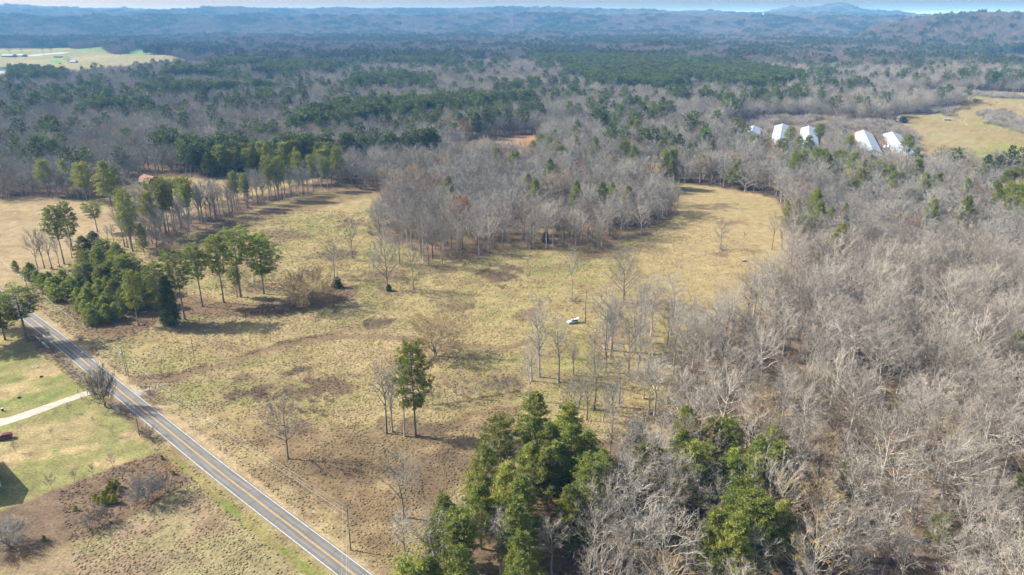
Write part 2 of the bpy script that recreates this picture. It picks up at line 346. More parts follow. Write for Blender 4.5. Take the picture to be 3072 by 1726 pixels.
strips = dict(
 lawn=poly(P_, [(-200, 850), (70, 868), (150, 930), (240, 1000), (330, 1060), (395, 1140), (300, 1170), (60, 1262), (-300, 1400)]),
 rough_left=poly(P_, [(-300, 1400), (60, 1262), (300, 1172), (400, 1140), (470, 1180), (480, 1212), (330, 1300), (200, 1360), (0, 1430), (-300, 1560)]),
 field_near=poly(P_, [(480, 1215), (560, 1280), (700, 1385), (780, 1460), (800, 1600), (-300, 1600), (0, 1435), (200, 1362), (330, 1302)]),
 verge_green=poly(P_, [(395, 1120), (440, 1150), (620, 1300), (830, 1455), (900, 1560), (800, 1600), (770, 1450), (560, 1275), (470, 1190)]),
 shoulder=poly(P_, [(110, 790), (240, 890), (360, 985), (480, 1075), (700, 1250), (880, 1390), (1010, 1500), (985, 1500), (850, 1375), (690, 1262), (470, 1090), (350, 1000), (230, 910), (100, 810)]),
 roadside=poly(P_, [(30, 700), (150, 800), (250, 880), (400, 985), (560, 1110), (760, 1260), (900, 1370), (1000, 1460), (960, 1470), (850, 1380), (690, 1262), (470, 1090), (350, 1000), (230, 910), (60, 760)]),
 brown_rough=poly(P_, [(580, 1105), (800, 1065), (960, 1075), (1100, 1055), (1250, 1010), (1330, 1020), (1290, 1090), (1200, 1160), (1120, 1260), (1030, 1360), (960, 1440), (860, 1350), (720, 1230)]),
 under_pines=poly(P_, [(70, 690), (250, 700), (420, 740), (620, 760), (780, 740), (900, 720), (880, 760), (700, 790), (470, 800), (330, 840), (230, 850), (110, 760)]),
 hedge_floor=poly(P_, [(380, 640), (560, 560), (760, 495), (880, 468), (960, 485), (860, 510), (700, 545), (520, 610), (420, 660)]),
)
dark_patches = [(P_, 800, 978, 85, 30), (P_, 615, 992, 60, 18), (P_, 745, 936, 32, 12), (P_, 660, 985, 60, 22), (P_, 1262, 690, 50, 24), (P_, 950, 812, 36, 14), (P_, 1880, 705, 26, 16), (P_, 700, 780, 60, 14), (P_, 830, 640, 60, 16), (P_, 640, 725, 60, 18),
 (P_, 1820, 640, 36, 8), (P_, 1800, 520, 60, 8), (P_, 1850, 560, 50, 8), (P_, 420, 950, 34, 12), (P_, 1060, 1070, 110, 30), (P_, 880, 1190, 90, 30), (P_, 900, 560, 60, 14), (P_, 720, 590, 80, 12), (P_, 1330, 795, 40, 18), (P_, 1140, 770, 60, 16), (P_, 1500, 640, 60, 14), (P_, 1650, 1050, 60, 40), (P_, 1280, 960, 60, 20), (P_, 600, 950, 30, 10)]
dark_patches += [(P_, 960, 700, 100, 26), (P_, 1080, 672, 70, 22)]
tan_lawn = [(P_, 40, 985, 70, 26), (P_, 60, 1145, 60, 20), (P_, 280, 1165, 80, 18), (P_, 200, 1130, 60, 16), (P_, 110, 940, 40, 12), (P_, 330, 1100, 50, 18)]
track = [at(T01(*p))[:2] for p in [(1000, 1440), (1250, 1425), (1450, 1370), (1750, 1290), (2050, 1180), (2300, 1135)]] + [at(T11(*p))[:2] for p in [(0, 1095), (250, 1095), (500, 1110), (900, 1165), (1250, 1180), (1450, 1120)]]
track2 = [at(T11(*p))[:2] for p in [(1150, 1010), (1300, 900), (1450, 800), (1600, 720), (1750, 640)]]

ditch = [poly(FA, [(250, 700), (420, 760), (640, 975), (1130, 1385), (1060, 1440), (640, 1130), (430, 960), (300, 800)]), poly(FB, [(480, 600), (590, 570), (900, 860), (1180, 1085), (1010, 1100), (620, 780)])]
mud = [[at(FE(*p))[:2] for p in q] for q in ([(390, 830), (560, 700), (1000, 520)], [(520, 830), (720, 690), (1080, 530)], [(660, 800), (800, 690), (1090, 560)])]

def line_mask(x, y, pts, w, soft):
    out = np.zeros(x.shape); pts = np.array(pts)
    lo = pts.min(0) - w - soft; hi = pts.max(0) + w + soft
    k = (x > lo[0]) & (x < hi[0]) & (y > lo[1]) & (y < hi[1])
    d = np.full(k.sum(), 1e9)
    for a, b in zip(pts[:-1], pts[1:]):
        e = b - a; t = np.clip(((x[k] - a[0]) * e[0] + (y[k] - a[1]) * e[1]) / (e @ e), 0, 1)
        d = np.minimum(d, np.hypot(x[k] - a[0] - t * e[0], y[k] - a[1] - t * e[1]))
    out[k] = 1 - sstep(w - soft, w + soft, d); return out

def ellipse(x, y, e, warp=.5, seed=0):
    F, cx, cy_, rx, ry = e
    c = at(F(cx, cy_)); ex = at(F(cx + rx, cy_)); ey = at(F(cx, cy_ + ry))
    a = abs(ex[0] - c[0]); b = abs(c[1] - ey[1])
    out = np.zeros(x.shape); k = (abs(x - c[0]) < a * 2.2) & (abs(y - c[1]) < b * 2.2)
    r = np.hypot((x[k] - c[0]) / a, (y[k] - c[1]) / b) + (vnoise(x[k], y[k], 4.5, 40 + seed) - .5) * warp * 1.6 + (vnoise(x[k], y[k], 1.4, 60 + seed) - .5) * warp
    out[k] = 1 - sstep(.6, 1.15, r); return out

def is_wood(x, y):
    """1 where the landscape is woodland"""
    r = np.hypot(x, y); w = np.zeros(x.shape)
    for pg in near_wood.values(): w = np.maximum(w, inside(x, y, pg, 1.5, 2.0, 14, 3))
    line = poly(P_, [(-600, 505), (0, 505), (100, 503), (250, 508), (330, 462), (400, 440), (500, 450), (760, 445), (900, 400), (1160, 385), (1350, 395), (1620, 448), (1800, 470), (1960, 500), (2000, 500), (2575, 470), (3400, 520), (3400, 60), (-600, 60)])
    far = np.maximum(inside(x, y, line, 2.0, 3.0, 20, 4), sstep(2500, 2600, r))
    for pg, _ in open_far.values(): far = far * (1 - inside(x, y, pg, 3.0, 3.0, 25, 5))
    for pg in green_far: far = far * (1 - inside(x, y, pg, 5.0))
    return np.maximum(w, far)

def mixc(c, k, m): return c * (1 - m[:, None]) + np.array(k)[None] * m[:, None]

def ground_col(x, y):
    n1 = vnoise(x, y, 22, 1); n2 = vnoise(x, y, 6, 2); n3 = vnoise(x, y, 60, 9); n4 = vnoise(x, y, 2.2, 12)
    c = np.tile(np.array(C_MEADOW)[None], (len(x), 1)).astype(float)
    c = mixc(c, C_MEADOW2, sstep(.35, .75, n1 * .6 + n2 * .4))
    c = mixc(c, C_TAN, sstep(.42, .72, n3 * .6 + vnoise(x, y, 9, 14) * .4) * .7)
    c = mixc(c, C_BROWN, sstep(.56, .74, vnoise(x, y, 11, 15) * .55 + n4 * .45) * .85)
    back = poly(P_, [(1640, 440), (1960, 480), (2000, 600), (1950, 760), (1760, 800), (1640, 700), (1600, 620), (1720, 560)])
    c = mixc(c, (.385, .305, .165), inside(x, y, back, 12, 8) * .7)
    c = mixc(c, (.31, .27, .15), inside(x, y, strips['field_near'], 3, 2))
    c = mixc(c, (.30, .22, .15), inside(x, y, strips['field_near'], 3, 2) * sstep(.4, .7, n2 * .5 + n1 * .5) * .8)
    lw = inside(x, y, strips['lawn'], 1.0, .8, 6, 21)
    c = mixc(c, (.26, .255, .105), lw); c = mixc(c, (.19, .225, .07), lw * sstep(.5, .75, n1 * .5 + n2 * .5)); c = mixc(c, (.38, .30, .17), lw * sstep(.5, .7, vnoise(x, y, 15, 33)) * .7)
    for i, e in enumerate(tan_lawn): c = mixc(c, (.46, .35, .20), ellipse(x, y, e, .6, i) * .8)
    rl = inside(x, y, strips['rough_left'], 1.0, .8, 5, 22)
    c = mixc(c, (.20, .145, .10), rl); c = mixc(c, (.36, .20, .09), rl * sstep(.45, .7, n1 * .6 + n2 * .4) * sstep(-140, -112, -np.abs(x + 118)))
    br = inside(x, y, strips['brown_rough'], 5, 5, 14, 23)
    c = mixc(c, C_BROWN, br); c = mixc(c, (.33, .25, .145), br * sstep(.5, .75, n2 * .6 + n1 * .4)); c = mixc(c, C_DARKB, br * sstep(.6, .8, n1) * .6)
    c = mixc(c, (.34, .275, .165), inside(x, y, strips['roadside'], 1.5, 1.5, 5, 24) * .85)
    c = mixc(c, (.25, .18, .11), inside(x, y, strips['roadside'], 1.5, 1.5, 5, 24) * sstep(.5, .7, vnoise(x, y, 5, 71)) * .8)
    c = mixc(c, (.46, .36, .22), inside(x, y, strips['shoulder'], .8, .5, 3, 25) * .8)
    vg = inside(x, y, strips['verge_green'], .8, .5, 4, 26)
    c = mixc(c, (.30, .26, .11), vg); c = mixc(c, (.17, .20, .055), vg * sstep(.35, .65, n2 * .6 + n4 * .4))
    for q_ in ditch: c = mixc(c, (.19, .14, .10), inside(x, y, q_, 1.2, 1.0, 4, 29) * .85)
    c = mixc(c, (.10, .075, .055), line_mask(x, y, [at(T12(*q))[:2] for q in [(600, 178), (700, 168), (900, 142), (1050, 112), (1200, 88), (1320, 62)]], .7, .5) * .9)
    for q_ in mud: c = mixc(c, (.20, .14, .095), line_mask(x, y, q_, .3, .35) * .75)
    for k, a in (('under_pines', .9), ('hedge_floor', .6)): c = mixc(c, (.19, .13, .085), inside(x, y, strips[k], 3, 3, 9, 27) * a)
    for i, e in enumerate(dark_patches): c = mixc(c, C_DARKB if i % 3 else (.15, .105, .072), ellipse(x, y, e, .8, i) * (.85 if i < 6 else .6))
    tk = line_mask(x, y, track, 2.0, 1.0)
    c = mixc(c, (.215, .155, .10), tk * .9); c = mixc(c, (.37, .34, .16), line_mask(x, y, track2, 1.4, 1.2) * .6)
    off = [p + np.array([-.6, 3.6]) for p in track[:7]]
    c = mixc(c, (.14, .09, .06), line_mask(x, y, off, 1.5, 1.2) * sstep(.3, .6, n2) * .8)
    for k, (pg, cc) in open_far.items():
        m = inside(x, y, pg, 4, 4, 25, 28)
        c = mixc(c, cc, m)
        if k == 'pasture_right':
            c = mixc(c, (.27, .27, .10), m * sstep(.45, .6, vnoise(x, y * .6, 45, 30))); c = mixc(c, (.33, .24, .14), m * sstep(.58, .7, vnoise(x + 300, y * .7, 38, 31)) * .6)
        if k == 'pasture_far': c = mixc(c, (.285, .262, .15), m * sstep(.4, .7, vnoise(x, y * .5, 160, 32))); c = mixc(c, (.21, .24, .105), m * sstep(.55, .75, vnoise(x, y * .5, 110, 35)) * .7)
        if k == 'poultry_yard': c = mixc(c, (.46, .24, .11), m * sstep(.5, .65, vnoise(x, y, 30, 36)) * .8)
        if k == 'field_left': c = mixc(c, (.28, .22, .12), m * sstep(.5, .7, vnoise(x, y, 14, 37)) * .6); c = mixc(c, (.2, .13, .09), m * inside(x, y, strips['hedge_floor'], 6, 5))
    for pg in green_far: c = mixc(c, (.15, .28, .06), inside(x, y, pg, 6))
    w = is_wood(x, y)
    lit = np.array(LITTER)[None] * (1 - sstep(.35, .7, n2)[:, None]) + np.array(LITTER2)[None] * sstep(.35, .7, n2)[:, None]
    far = sstep(2500, 6000, np.hypot(x, y))[:, None]
    pm = pine_mask(x, y)[:, None]
    canopy = np.array([.13, .122, .108])[None] * (1 - pm) + np.array([.045, .06, .03])[None] * pm
    lit = lit * (1 - .5 * sstep(450, 900, np.hypot(x, y))[:, None]) + np.array([.15, .128, .105])[None] * (.5 * sstep(450, 900, np.hypot(x, y))[:, None])
    lit = lit * 1.15 * (1 - far) + canopy * far
    wn = sstep(.32, .55, vnoise(x, y, 8, 44)) * .35 + .65
    wm = (w * np.where(np.hypot(x, y) < 450, wn, 1.0))[:, None]
    c = c * (1 - wm) + lit * wm
    c = c * np.array([.80, .79, .74])[None]
    return np.clip(c * (.82 + .36 * n4)[:, None], 0, 1)

# pine stands: far edge by the crown tops seen (z 18), near edge by the trunk feet (z 0)
def stand(top, foot): return np.array([at(P_(*p), 18)[:2] for p in top] + [at(P_(*p))[:2] for p in foot])
pine_polys = [stand(*q) for q in (
  ([(424, 355), (640, 372), (850, 362), (1090, 362)], [(1090, 400), (860, 425), (830, 455), (700, 468), (560, 470), (440, 445)]),
  ([(734, 292), (884, 262), (1096, 254), (1287, 246), (1410, 243)], [(1400, 280), (1280, 290), (1131, 312), (972, 332), (751, 360)]),
  ([(884, 199), (980, 193), (1096, 205)], [(1105, 238), (893, 248)]),
  ([(354, 222), (480, 215), (650, 218), (690, 222)], [(690, 245), (500, 262), (360, 262)]),
  ([(20, 182), (60, 175), (160, 182)], [(160, 222), (30, 225)]), ([(27, 238), (160, 238)], [(165, 266), (30, 270)]), ([(415, 178), (480, 170), (590, 195)], [(590, 218), (470, 212)]), ([(190, 280), (300, 272), (390, 270)], [(390, 302), (200, 305)]),
  ([(1600, 165), (1717, 165), (1867, 162), (2016, 190)], [(1990, 232), (1900, 248), (1817, 238), (1717, 222), (1620, 205)]),
  ([(1420, 170), (1510, 152), (1600, 165)], [(1720, 245), (1600, 250), (1500, 235), (1430, 205)]), ([(920, 136), (1000, 132), (1160, 150)], [(1160, 182), (1000, 180), (920, 172)]),
  ([(2330, 450), (2430, 455), (2575, 480)], [(2575, 590), (2480, 560), (2340, 500)]))]

def pine_mask(x, y):
    m = np.zeros(x.shape)
    for pg in pine_polys: m = np.maximum(m, inside(x, y, pg, 6, 10, 30, 50))
    r = np.hypot(x, y); k = sstep(1250, 1700, r)
    n = vnoise(x, y * .55, 260, 51) * .55 + vnoise(x, y * .6, 90, 52) * .3 + vnoise(x, y, 32, 53) * .15
    return np.maximum(m, k * sstep(.59, .62, n))

# ------------------------------------------------------------------ ground sheet to the horizon
fr = np.concatenate([np.linspace(-178, -58, 30), np.linspace(-52, -43, 10), np.linspace(-42, 42, 430), np.linspace(43, 52, 10), np.linspace(58, 178, 30)])
az = np.radians(fr)
rad = [8, 40, 80, 105]
while rad[-1] < 620: rad.append(rad[-1] * 1.0062)
while rad[-1] < 45000: rad.append(rad[-1] * 1.0165)
rad = np.array(rad)
gx = (rad[:, None] * np.sin(az)[None]).ravel(); gy = (rad[:, None] * np.cos(az)[None]).ravel()
gz = hf(gx, gy)
nA, nR = len(az), len(rad)
i = np.arange(nR - 1)[:, None] * nA; j = np.arange(nA)[None]; j2 = (j + 1) % nA
GT = np.concatenate([np.stack([i + j, i + j2, i + nA + j2], -1).reshape(-1, 3), np.stack([i + j, i + nA + j2, i + nA + j], -1).reshape(-1, 3), np.stack([np.full(nA, nA * nR), (np.arange(nA) + 1) % nA, np.arange(nA)], -1)])
GT = GT[:, ::-1]
GV = np.vstack([np.c_[gx, gy, gz], [[0, 0, 0]]])
gme = mesh_np('ground', GV, GT, smooth=True)
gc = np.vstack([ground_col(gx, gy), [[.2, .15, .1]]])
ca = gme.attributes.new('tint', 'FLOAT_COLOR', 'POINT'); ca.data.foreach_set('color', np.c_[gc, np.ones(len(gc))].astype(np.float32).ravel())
gm = bpy.data.materials.new('ground_cover'); gm.use_nodes = True; N = gm.node_tree.nodes; Lk = gm.node_tree.links
b = N['Principled BSDF']; b.inputs['Roughness'].default_value = .95; b.inputs['Specular IOR Level'].default_value = .1
aa = N.new('ShaderNodeAttribute'); aa.attribute_name = 'tint'
tc = N.new('ShaderNodeTexCoord')
n1 = N.new('ShaderNodeTexNoise'); n1.inputs['Scale'].default_value = 1.3; n1.inputs['Detail'].default_value = 6; n1.inputs['Roughness'].default_value = .7
n2 = N.new('ShaderNodeTexNoise'); n2.inputs['Scale'].default_value = .22; n2.inputs['Detail'].default_value = 5
mr = N.new('ShaderNodeMapRange'); mr.inputs['From Min'].default_value = .3; mr.inputs['From Max'].default_value = .7; mr.inputs['To Min'].default_value = .5; mr.inputs['To Max'].default_value = 1.42
mr2 = N.new('ShaderNodeMapRange'); mr2.inputs['From Min'].default_value = .3; mr2.inputs['From Max'].default_value = .7; mr2.inputs['To Min'].default_value = .84; mr2.inputs['To Max'].default_value = 1.14
mm = N.new('ShaderNodeMath'); mm.operation = 'MULTIPLY'
vm = N.new('ShaderNodeVectorMath'); vm.operation = 'SCALE'
bp = N.new('ShaderNodeBump'); bp.inputs['Strength'].default_value = .6; bp.inputs['Distance'].default_value = .25
Lk.new(tc.outputs['Object'], n1.inputs['Vector']); Lk.new(tc.outputs['Object'], n2.inputs['Vector'])
Lk.new(n1.outputs['Fac'], mr.inputs['Value']); Lk.new(n2.outputs['Fac'], mr2.inputs['Value']); Lk.new(mr.outputs[0], mm.inputs[0]); Lk.new(mr2.outputs[0], mm.inputs[1])
Lk.new(aa.outputs['Color'], vm.inputs[0]); Lk.new(mm.outputs[0], vm.inputs['Scale']); Lk.new(vm.outputs[0], b.inputs['Base Color'])
Lk.new(n1.outputs['Fac'], bp.inputs['Height']); Lk.new(bp.outputs['Normal'], b.inputs['Normal'])
gme.materials.append(gm)
tag(obj('ground', gme), 'meadow, lawn and leaf-strewn forest floor stretching to the hills', kind='structure')

# ------------------------------------------------------------------ road, driveway, track apron, water
RR = [(-220, 760), (-90, 800), (0, 851), (32, 879.6), (135.6, 965.5), (179, 997.8), (233.9, 1045), (334.4, 1125.9), (471, 1234), (573, 1317.5), (692.7, 1410), (839, 1521.5), (1013.5, 1650.9), (1108, 1726), (1250, 1840), (1480, 2010)]
RL = [(-280, 800), (-110, 850), (0, 912), (60, 955), (102, 984), (149, 1022.7), (184, 1051), (282, 1135.9), (399, 1235.4), (503.6, 1318.7), (608, 1410), (700, 1479.7), (832, 1582.5), (949, 1670.8), (1021, 1726), (1150, 1825), (1350, 1980)]
def resample(p, step):
    p = np.array(p); d = np.r_[0, np.cumsum(np.linalg.norm(np.diff(p, axis=0), axis=1))]
    n = max(int(d[-1] / step), 2); s = np.linspace(0, d[-1], n); return np.c_[np.interp(s, d, p[:, 0]), np.interp(s, d, p[:, 1])]
r_ = resample([at(p)[:2] for p in RR], 2.0); l_ = resample([at(p)[:2] for p in RL], 2.0)
def nearest(p, q): return q[np.argmin(((q[None] - p[:, None]) ** 2).sum(-1), axis=1)]
cen = (r_ + nearest(r_, resample(l_, .2))) / 2
kk = np.ones(13) / 13
for _ in range(2):
    pad = np.vstack([np.repeat(cen[:1], 6, 0), cen, np.repeat(cen[-1:], 6, 0)])
    sm = np.c_[np.convolve(pad[:, 0], kk, 'valid'), np.convolve(pad[:, 1], kk, 'valid')]; cen[3:-3] = sm[3:-3]
cen = resample(cen, 2.0)
tan = np.gradient(cen, axis=0); tan /= np.linalg.norm(tan, axis=1)[:, None]; nor = np.c_[-tan[:, 1], tan[:, 0]]   # nor points to the photograph's right-hand side
if nor[len(nor) // 2][1] < 0: nor = -nor
HALF = 2.62
def ribbon(name, offs, z, m, parent=None, uv=False, jitter=0):
    n = len(cen); V = []
    for o_ in offs:
        jj = rng.normal(size=n) * (jitter if abs(o_) == max(abs(offs[0]), abs(offs[-1])) else 0)
        V.append(np.c_[cen + nor * (o_ + jj)[:, None], np.full(n, z)])
    k = len(offs); V = np.stack(V, 1).reshape(-1, 3)
    T = []
    for a in range(n - 1):
        for q in range(k - 1):
            p0 = a * k + q; T += [[p0, p0 + 1, p0 + k + 1], [p0, p0 + k + 1, p0 + k]]
    me = mesh_np(name, V, T, [m])
    if uv:
        ul = me.uv_layers.new(name='road'); d = np.repeat(np.arange(n) * 2.0, k); w = np.tile(np.array(offs), n)
        li = np.array(T).ravel(); ul.data.foreach_set('uv', np.c_[w[li], d[li]].astype(np.float32).ravel())
    return obj(name, me, parent)
am = bpy.data.materials.new('asphalt'); am.use_nodes = True; N = am.node_tree.nodes; Lk = am.node_tree.links
b = N['Principled BSDF']; b.inputs['Roughness'].default_value = .85; b.inputs['Specular IOR Level'].default_value = .3
uvn = N.new('ShaderNodeUVMap'); uvn.uv_map = 'road'; sp = N.new('ShaderNodeSeparateXYZ'); Lk.new(uvn.outputs[0], sp.inputs[0])
nz = N.new('ShaderNodeTexNoise'); nz.inputs['Scale'].default_value = .9; nz.inputs['Detail'].default_value = 6; mp = N.new('ShaderNodeMapping'); mp.inputs['Scale'].default_value = (1.2, .12, 1)
Lk.new(uvn.outputs[0], mp.inputs[0]); Lk.new(mp.outputs[0], nz.inputs['Vector'])
cr = N.new('ShaderNodeValToRGB'); cr.color_ramp.elements[0].position = .3; cr.color_ramp.elements[0].color = (.135, .130, .122, 1); cr.color_ramp.elements[1].position = .7; cr.color_ramp.elements[1].color = (.205, .198, .185, 1)
Lk.new(nz.outputs['Fac'], cr.inputs['Fac'])
wn = N.new('ShaderNodeTexNoise'); wn.inputs['Scale'].default_value = .7; wn.inputs['Detail'].default_value = 4; Lk.new(uvn.outputs[0], wn.inputs['Vector'])
ad = N.new('ShaderNodeMath'); ad.operation = 'MULTIPLY_ADD'; ad.inputs[1].default_value = 1.1; Lk.new(wn.outputs['Fac'], ad.inputs[0]); Lk.new(sp.outputs['Y'], ad.inputs[2])
dv = N.new('ShaderNodeMath'); dv.operation = 'DIVIDE'; dv.inputs[1].default_value = 5.3; Lk.new(ad.outputs[0], dv.inputs[0])
fc = N.new('ShaderNodeMath'); fc.operation = 'FRACT'; Lk.new(dv.outputs[0], fc.inputs[0])
lt = N.new('ShaderNodeMath'); lt.operation = 'LESS_THAN'; lt.inputs[1].default_value = .022; Lk.new(fc.outputs[0], lt.inputs[0])
ck = N.new('ShaderNodeMix'); ck.data_type = 'RGBA'; ck.inputs['B'].default_value = (.045, .045, .047, 1)
hf_ = N.new('ShaderNodeMath'); hf_.operation = 'MULTIPLY'; hf_.inputs[1].default_value = .75; Lk.new(lt.outputs[0], hf_.inputs[0])
Lk.new(hf_.outputs[0], ck.inputs['Factor']); Lk.new(cr.outputs['Color'], ck.inputs['A']); wa = N.new('ShaderNodeMath'); wa.operation = 'ABSOLUTE'; Lk.new(sp.outputs['X'], wa.inputs[0])
wb = N.new('ShaderNodeMath'); wb.operation = 'MULTIPLY_ADD'; wb.inputs[1].default_value = 4.6; wb.inputs[2].default_value = -3.2; Lk.new(wa.outputs[0], wb.inputs[0])
wc = N.new('ShaderNodeMath'); wc.operation = 'COSINE'; Lk.new(wb.outputs[0], wc.inputs[0])
wd_ = N.new('ShaderNodeMapRange'); wd_.inputs['From Min'].default_value = -1; wd_.inputs['To Min'].default_value = 1.1; wd_.inputs['To Max'].default_value = .84; Lk.new(wc.outputs[0], wd_.inputs['Value'])
we = N.new('ShaderNodeVectorMath'); we.operation = 'SCALE'; Lk.new(ck.outputs['Result'], we.inputs[0]); Lk.new(wd_.outputs[0], we.inputs['Scale']); Lk.new(we.outputs[0], b.inputs['Base Color'])
road = tag(ribbon('road', [-HALF - .35, -1.3, 0, 1.3, HALF + .35], .03, am, uv=True, jitter=.09), 'two-lane grey asphalt road crossing the lower left', kind='structure')
for a, bb, m, nm in ((-HALF - .09, -HALF + .09, 'white_paint', 'edge_line'), (HALF - .09, HALF + .09, 'white_paint', 'edge_line'), (-.19, -.06, 'yellow_paint', 'centre_line'), (.06, .19, 'yellow_paint', 'centre_line')):
    ribbon(nm, [a, bb], .036, M[m], road)

def sheet(name, pts, z, m, label, parent=None, kind='structure'):
    """flat sheet from a world polygon, ear-clipped by Blender"""
    import bmesh
    bm = bmesh.new(); vs = [bm.verts.new((p[0], p[1], float(hf(p[0], p[1])) + z)) for p in pts]; f = bm.faces.new(vs)
    if f.normal.z < 0: f.normal_flip()
    bmesh.ops.triangulate(bm, faces=bm.faces[:]); bm.normal_update()
    for f in bm.faces:
        if f.normal.z < 0: f.normal_flip()
    me = bpy.data.meshes.new(name); bm.to_mesh(me); bm.free(); me.materials.append(m)
    return tag(obj(name, me, parent), label, kind=kind)
# concrete driveway in slabs
dl = [at(FE(*p))[:2] for p in [(-420, 960), (0, 840), (420, 710), (830, 560), (1250, 390), (1700, 240), (1860, 190), (2060, 130)]]
dr = [at(FE(*p))[:2] for p in [(-520, 770), (-100, 700), (180, 655), (640, 500), (1080, 350), (1530, 195), (1780, 115), (1960, 75)]]
dw = tag(bpy.data.objects.new('driveway', None), 'pale concrete driveway leading left off the road', kind='structure'); col.objects.link(dw)
for k in range(len(dl) - 1):
    for q in range(2):
        a0, a1 = q / 2 + .004, (q + 1) / 2 - .004
        c4 = [dl[k] * (1 - a0) + dl[k + 1] * a0, dl[k] * (1 - a1) + dl[k + 1] * a1, dr[k] * (1 - a1) + dr[k + 1] * a1, dr[k] * (1 - a0) + dr[k + 1] * a0]
        mb = MB(); V = [(p[0], p[1], z) for z in (.0, .045) for p in c4]
        mb.add(V, [[4, 5, 6], [4, 6, 7], [0, 4, 7], [0, 7, 3], [1, 2, 6], [1, 6, 5], [0, 1, 5], [0, 5, 4], [3, 7, 6], [3, 6, 2]]); mb.build('concrete_slab', M['concrete'], dw)
sheet('gravel_apron', [at(FB(*p))[:2] for p in [(790, 492), (870, 480), (960, 465), (1090, 430), (1210, 400), (1160, 430), (1010, 480), (930, 505), (895, 545), (905, 590), (870, 560)]], .02, M['gravel'], 'grey gravel apron where the field track meets the road')
sheet('puddle', [at(FB(*p))[:2] for p in [(525, 655), (550, 640), (580, 660), (610, 700), (645, 740), (620, 745), (580, 715), (550, 690)]], .015, M['water'], 'puddle in the ditch beside the road bush')
sheet('ditch_water', [at(FA(*p))[:2] for p in [(390, 800), (430, 830), (500, 890), (560, 940), (600, 985), (560, 975), (510, 925), (450, 870)]], .015, M['water'], 'wet ditch glinting beside the road')
sheet('ditch_water', [at(FA(*p))[:2] for p in [(750, 1130), (800, 1170), (900, 1250), (1000, 1330), (1080, 1400), (1060, 1405), (960, 1320), (860, 1240), (770, 1160)]], .015, M['water'], 'narrow wet ditch along the lawn edge')
sheet('pond', [at(FH(*p))[:2] for p in [(-300, 455), (0, 450), (180, 444), (345, 446), (150, 470), (70, 490), (105, 512), (60, 528), (0, 538), (-300, 545)]], .25, M['water'], 'bright farm pond at the left edge of the far pasture')
sheet('pond', [at(FH(*p))[:2] for p in [(330, 314), (400, 298), (500, 290), (640, 277), (770, 270), (860, 276), (760, 288), (600, 300), (450, 318), (340, 322)]], .3, M['water'], 'long farm pond below trees in far pasture')
stp = np.array([at(FG(*p))[:2] for p in [(700, 1105), (900, 1125), (1100, 1122), (1240, 1100), (1290, 1055), (1500, 1012), (1750, 975), (1950, 957), (2100, 948), (2320, 940), (2500, 935)]])
stw = 2.2; tn = np.gradient(stp, axis=0); tn /= np.linalg.norm(tn, axis=1)[:, None]; nn = np.c_[-tn[:, 1], tn[:, 0]]
mb = MB(); mb.add(np.c_[np.vstack([stp + nn * stw, stp - nn * stw]), np.full(2 * len(stp), .12)], [t for k in range(len(stp) - 1) for t in ([k, len(stp) + k, k + 1], [k + 1, len(stp) + k, len(stp) + k + 1])])
tag(mb.build('stream', M['stream']), 'thin stream winding through the right-hand pasture', kind='structure')

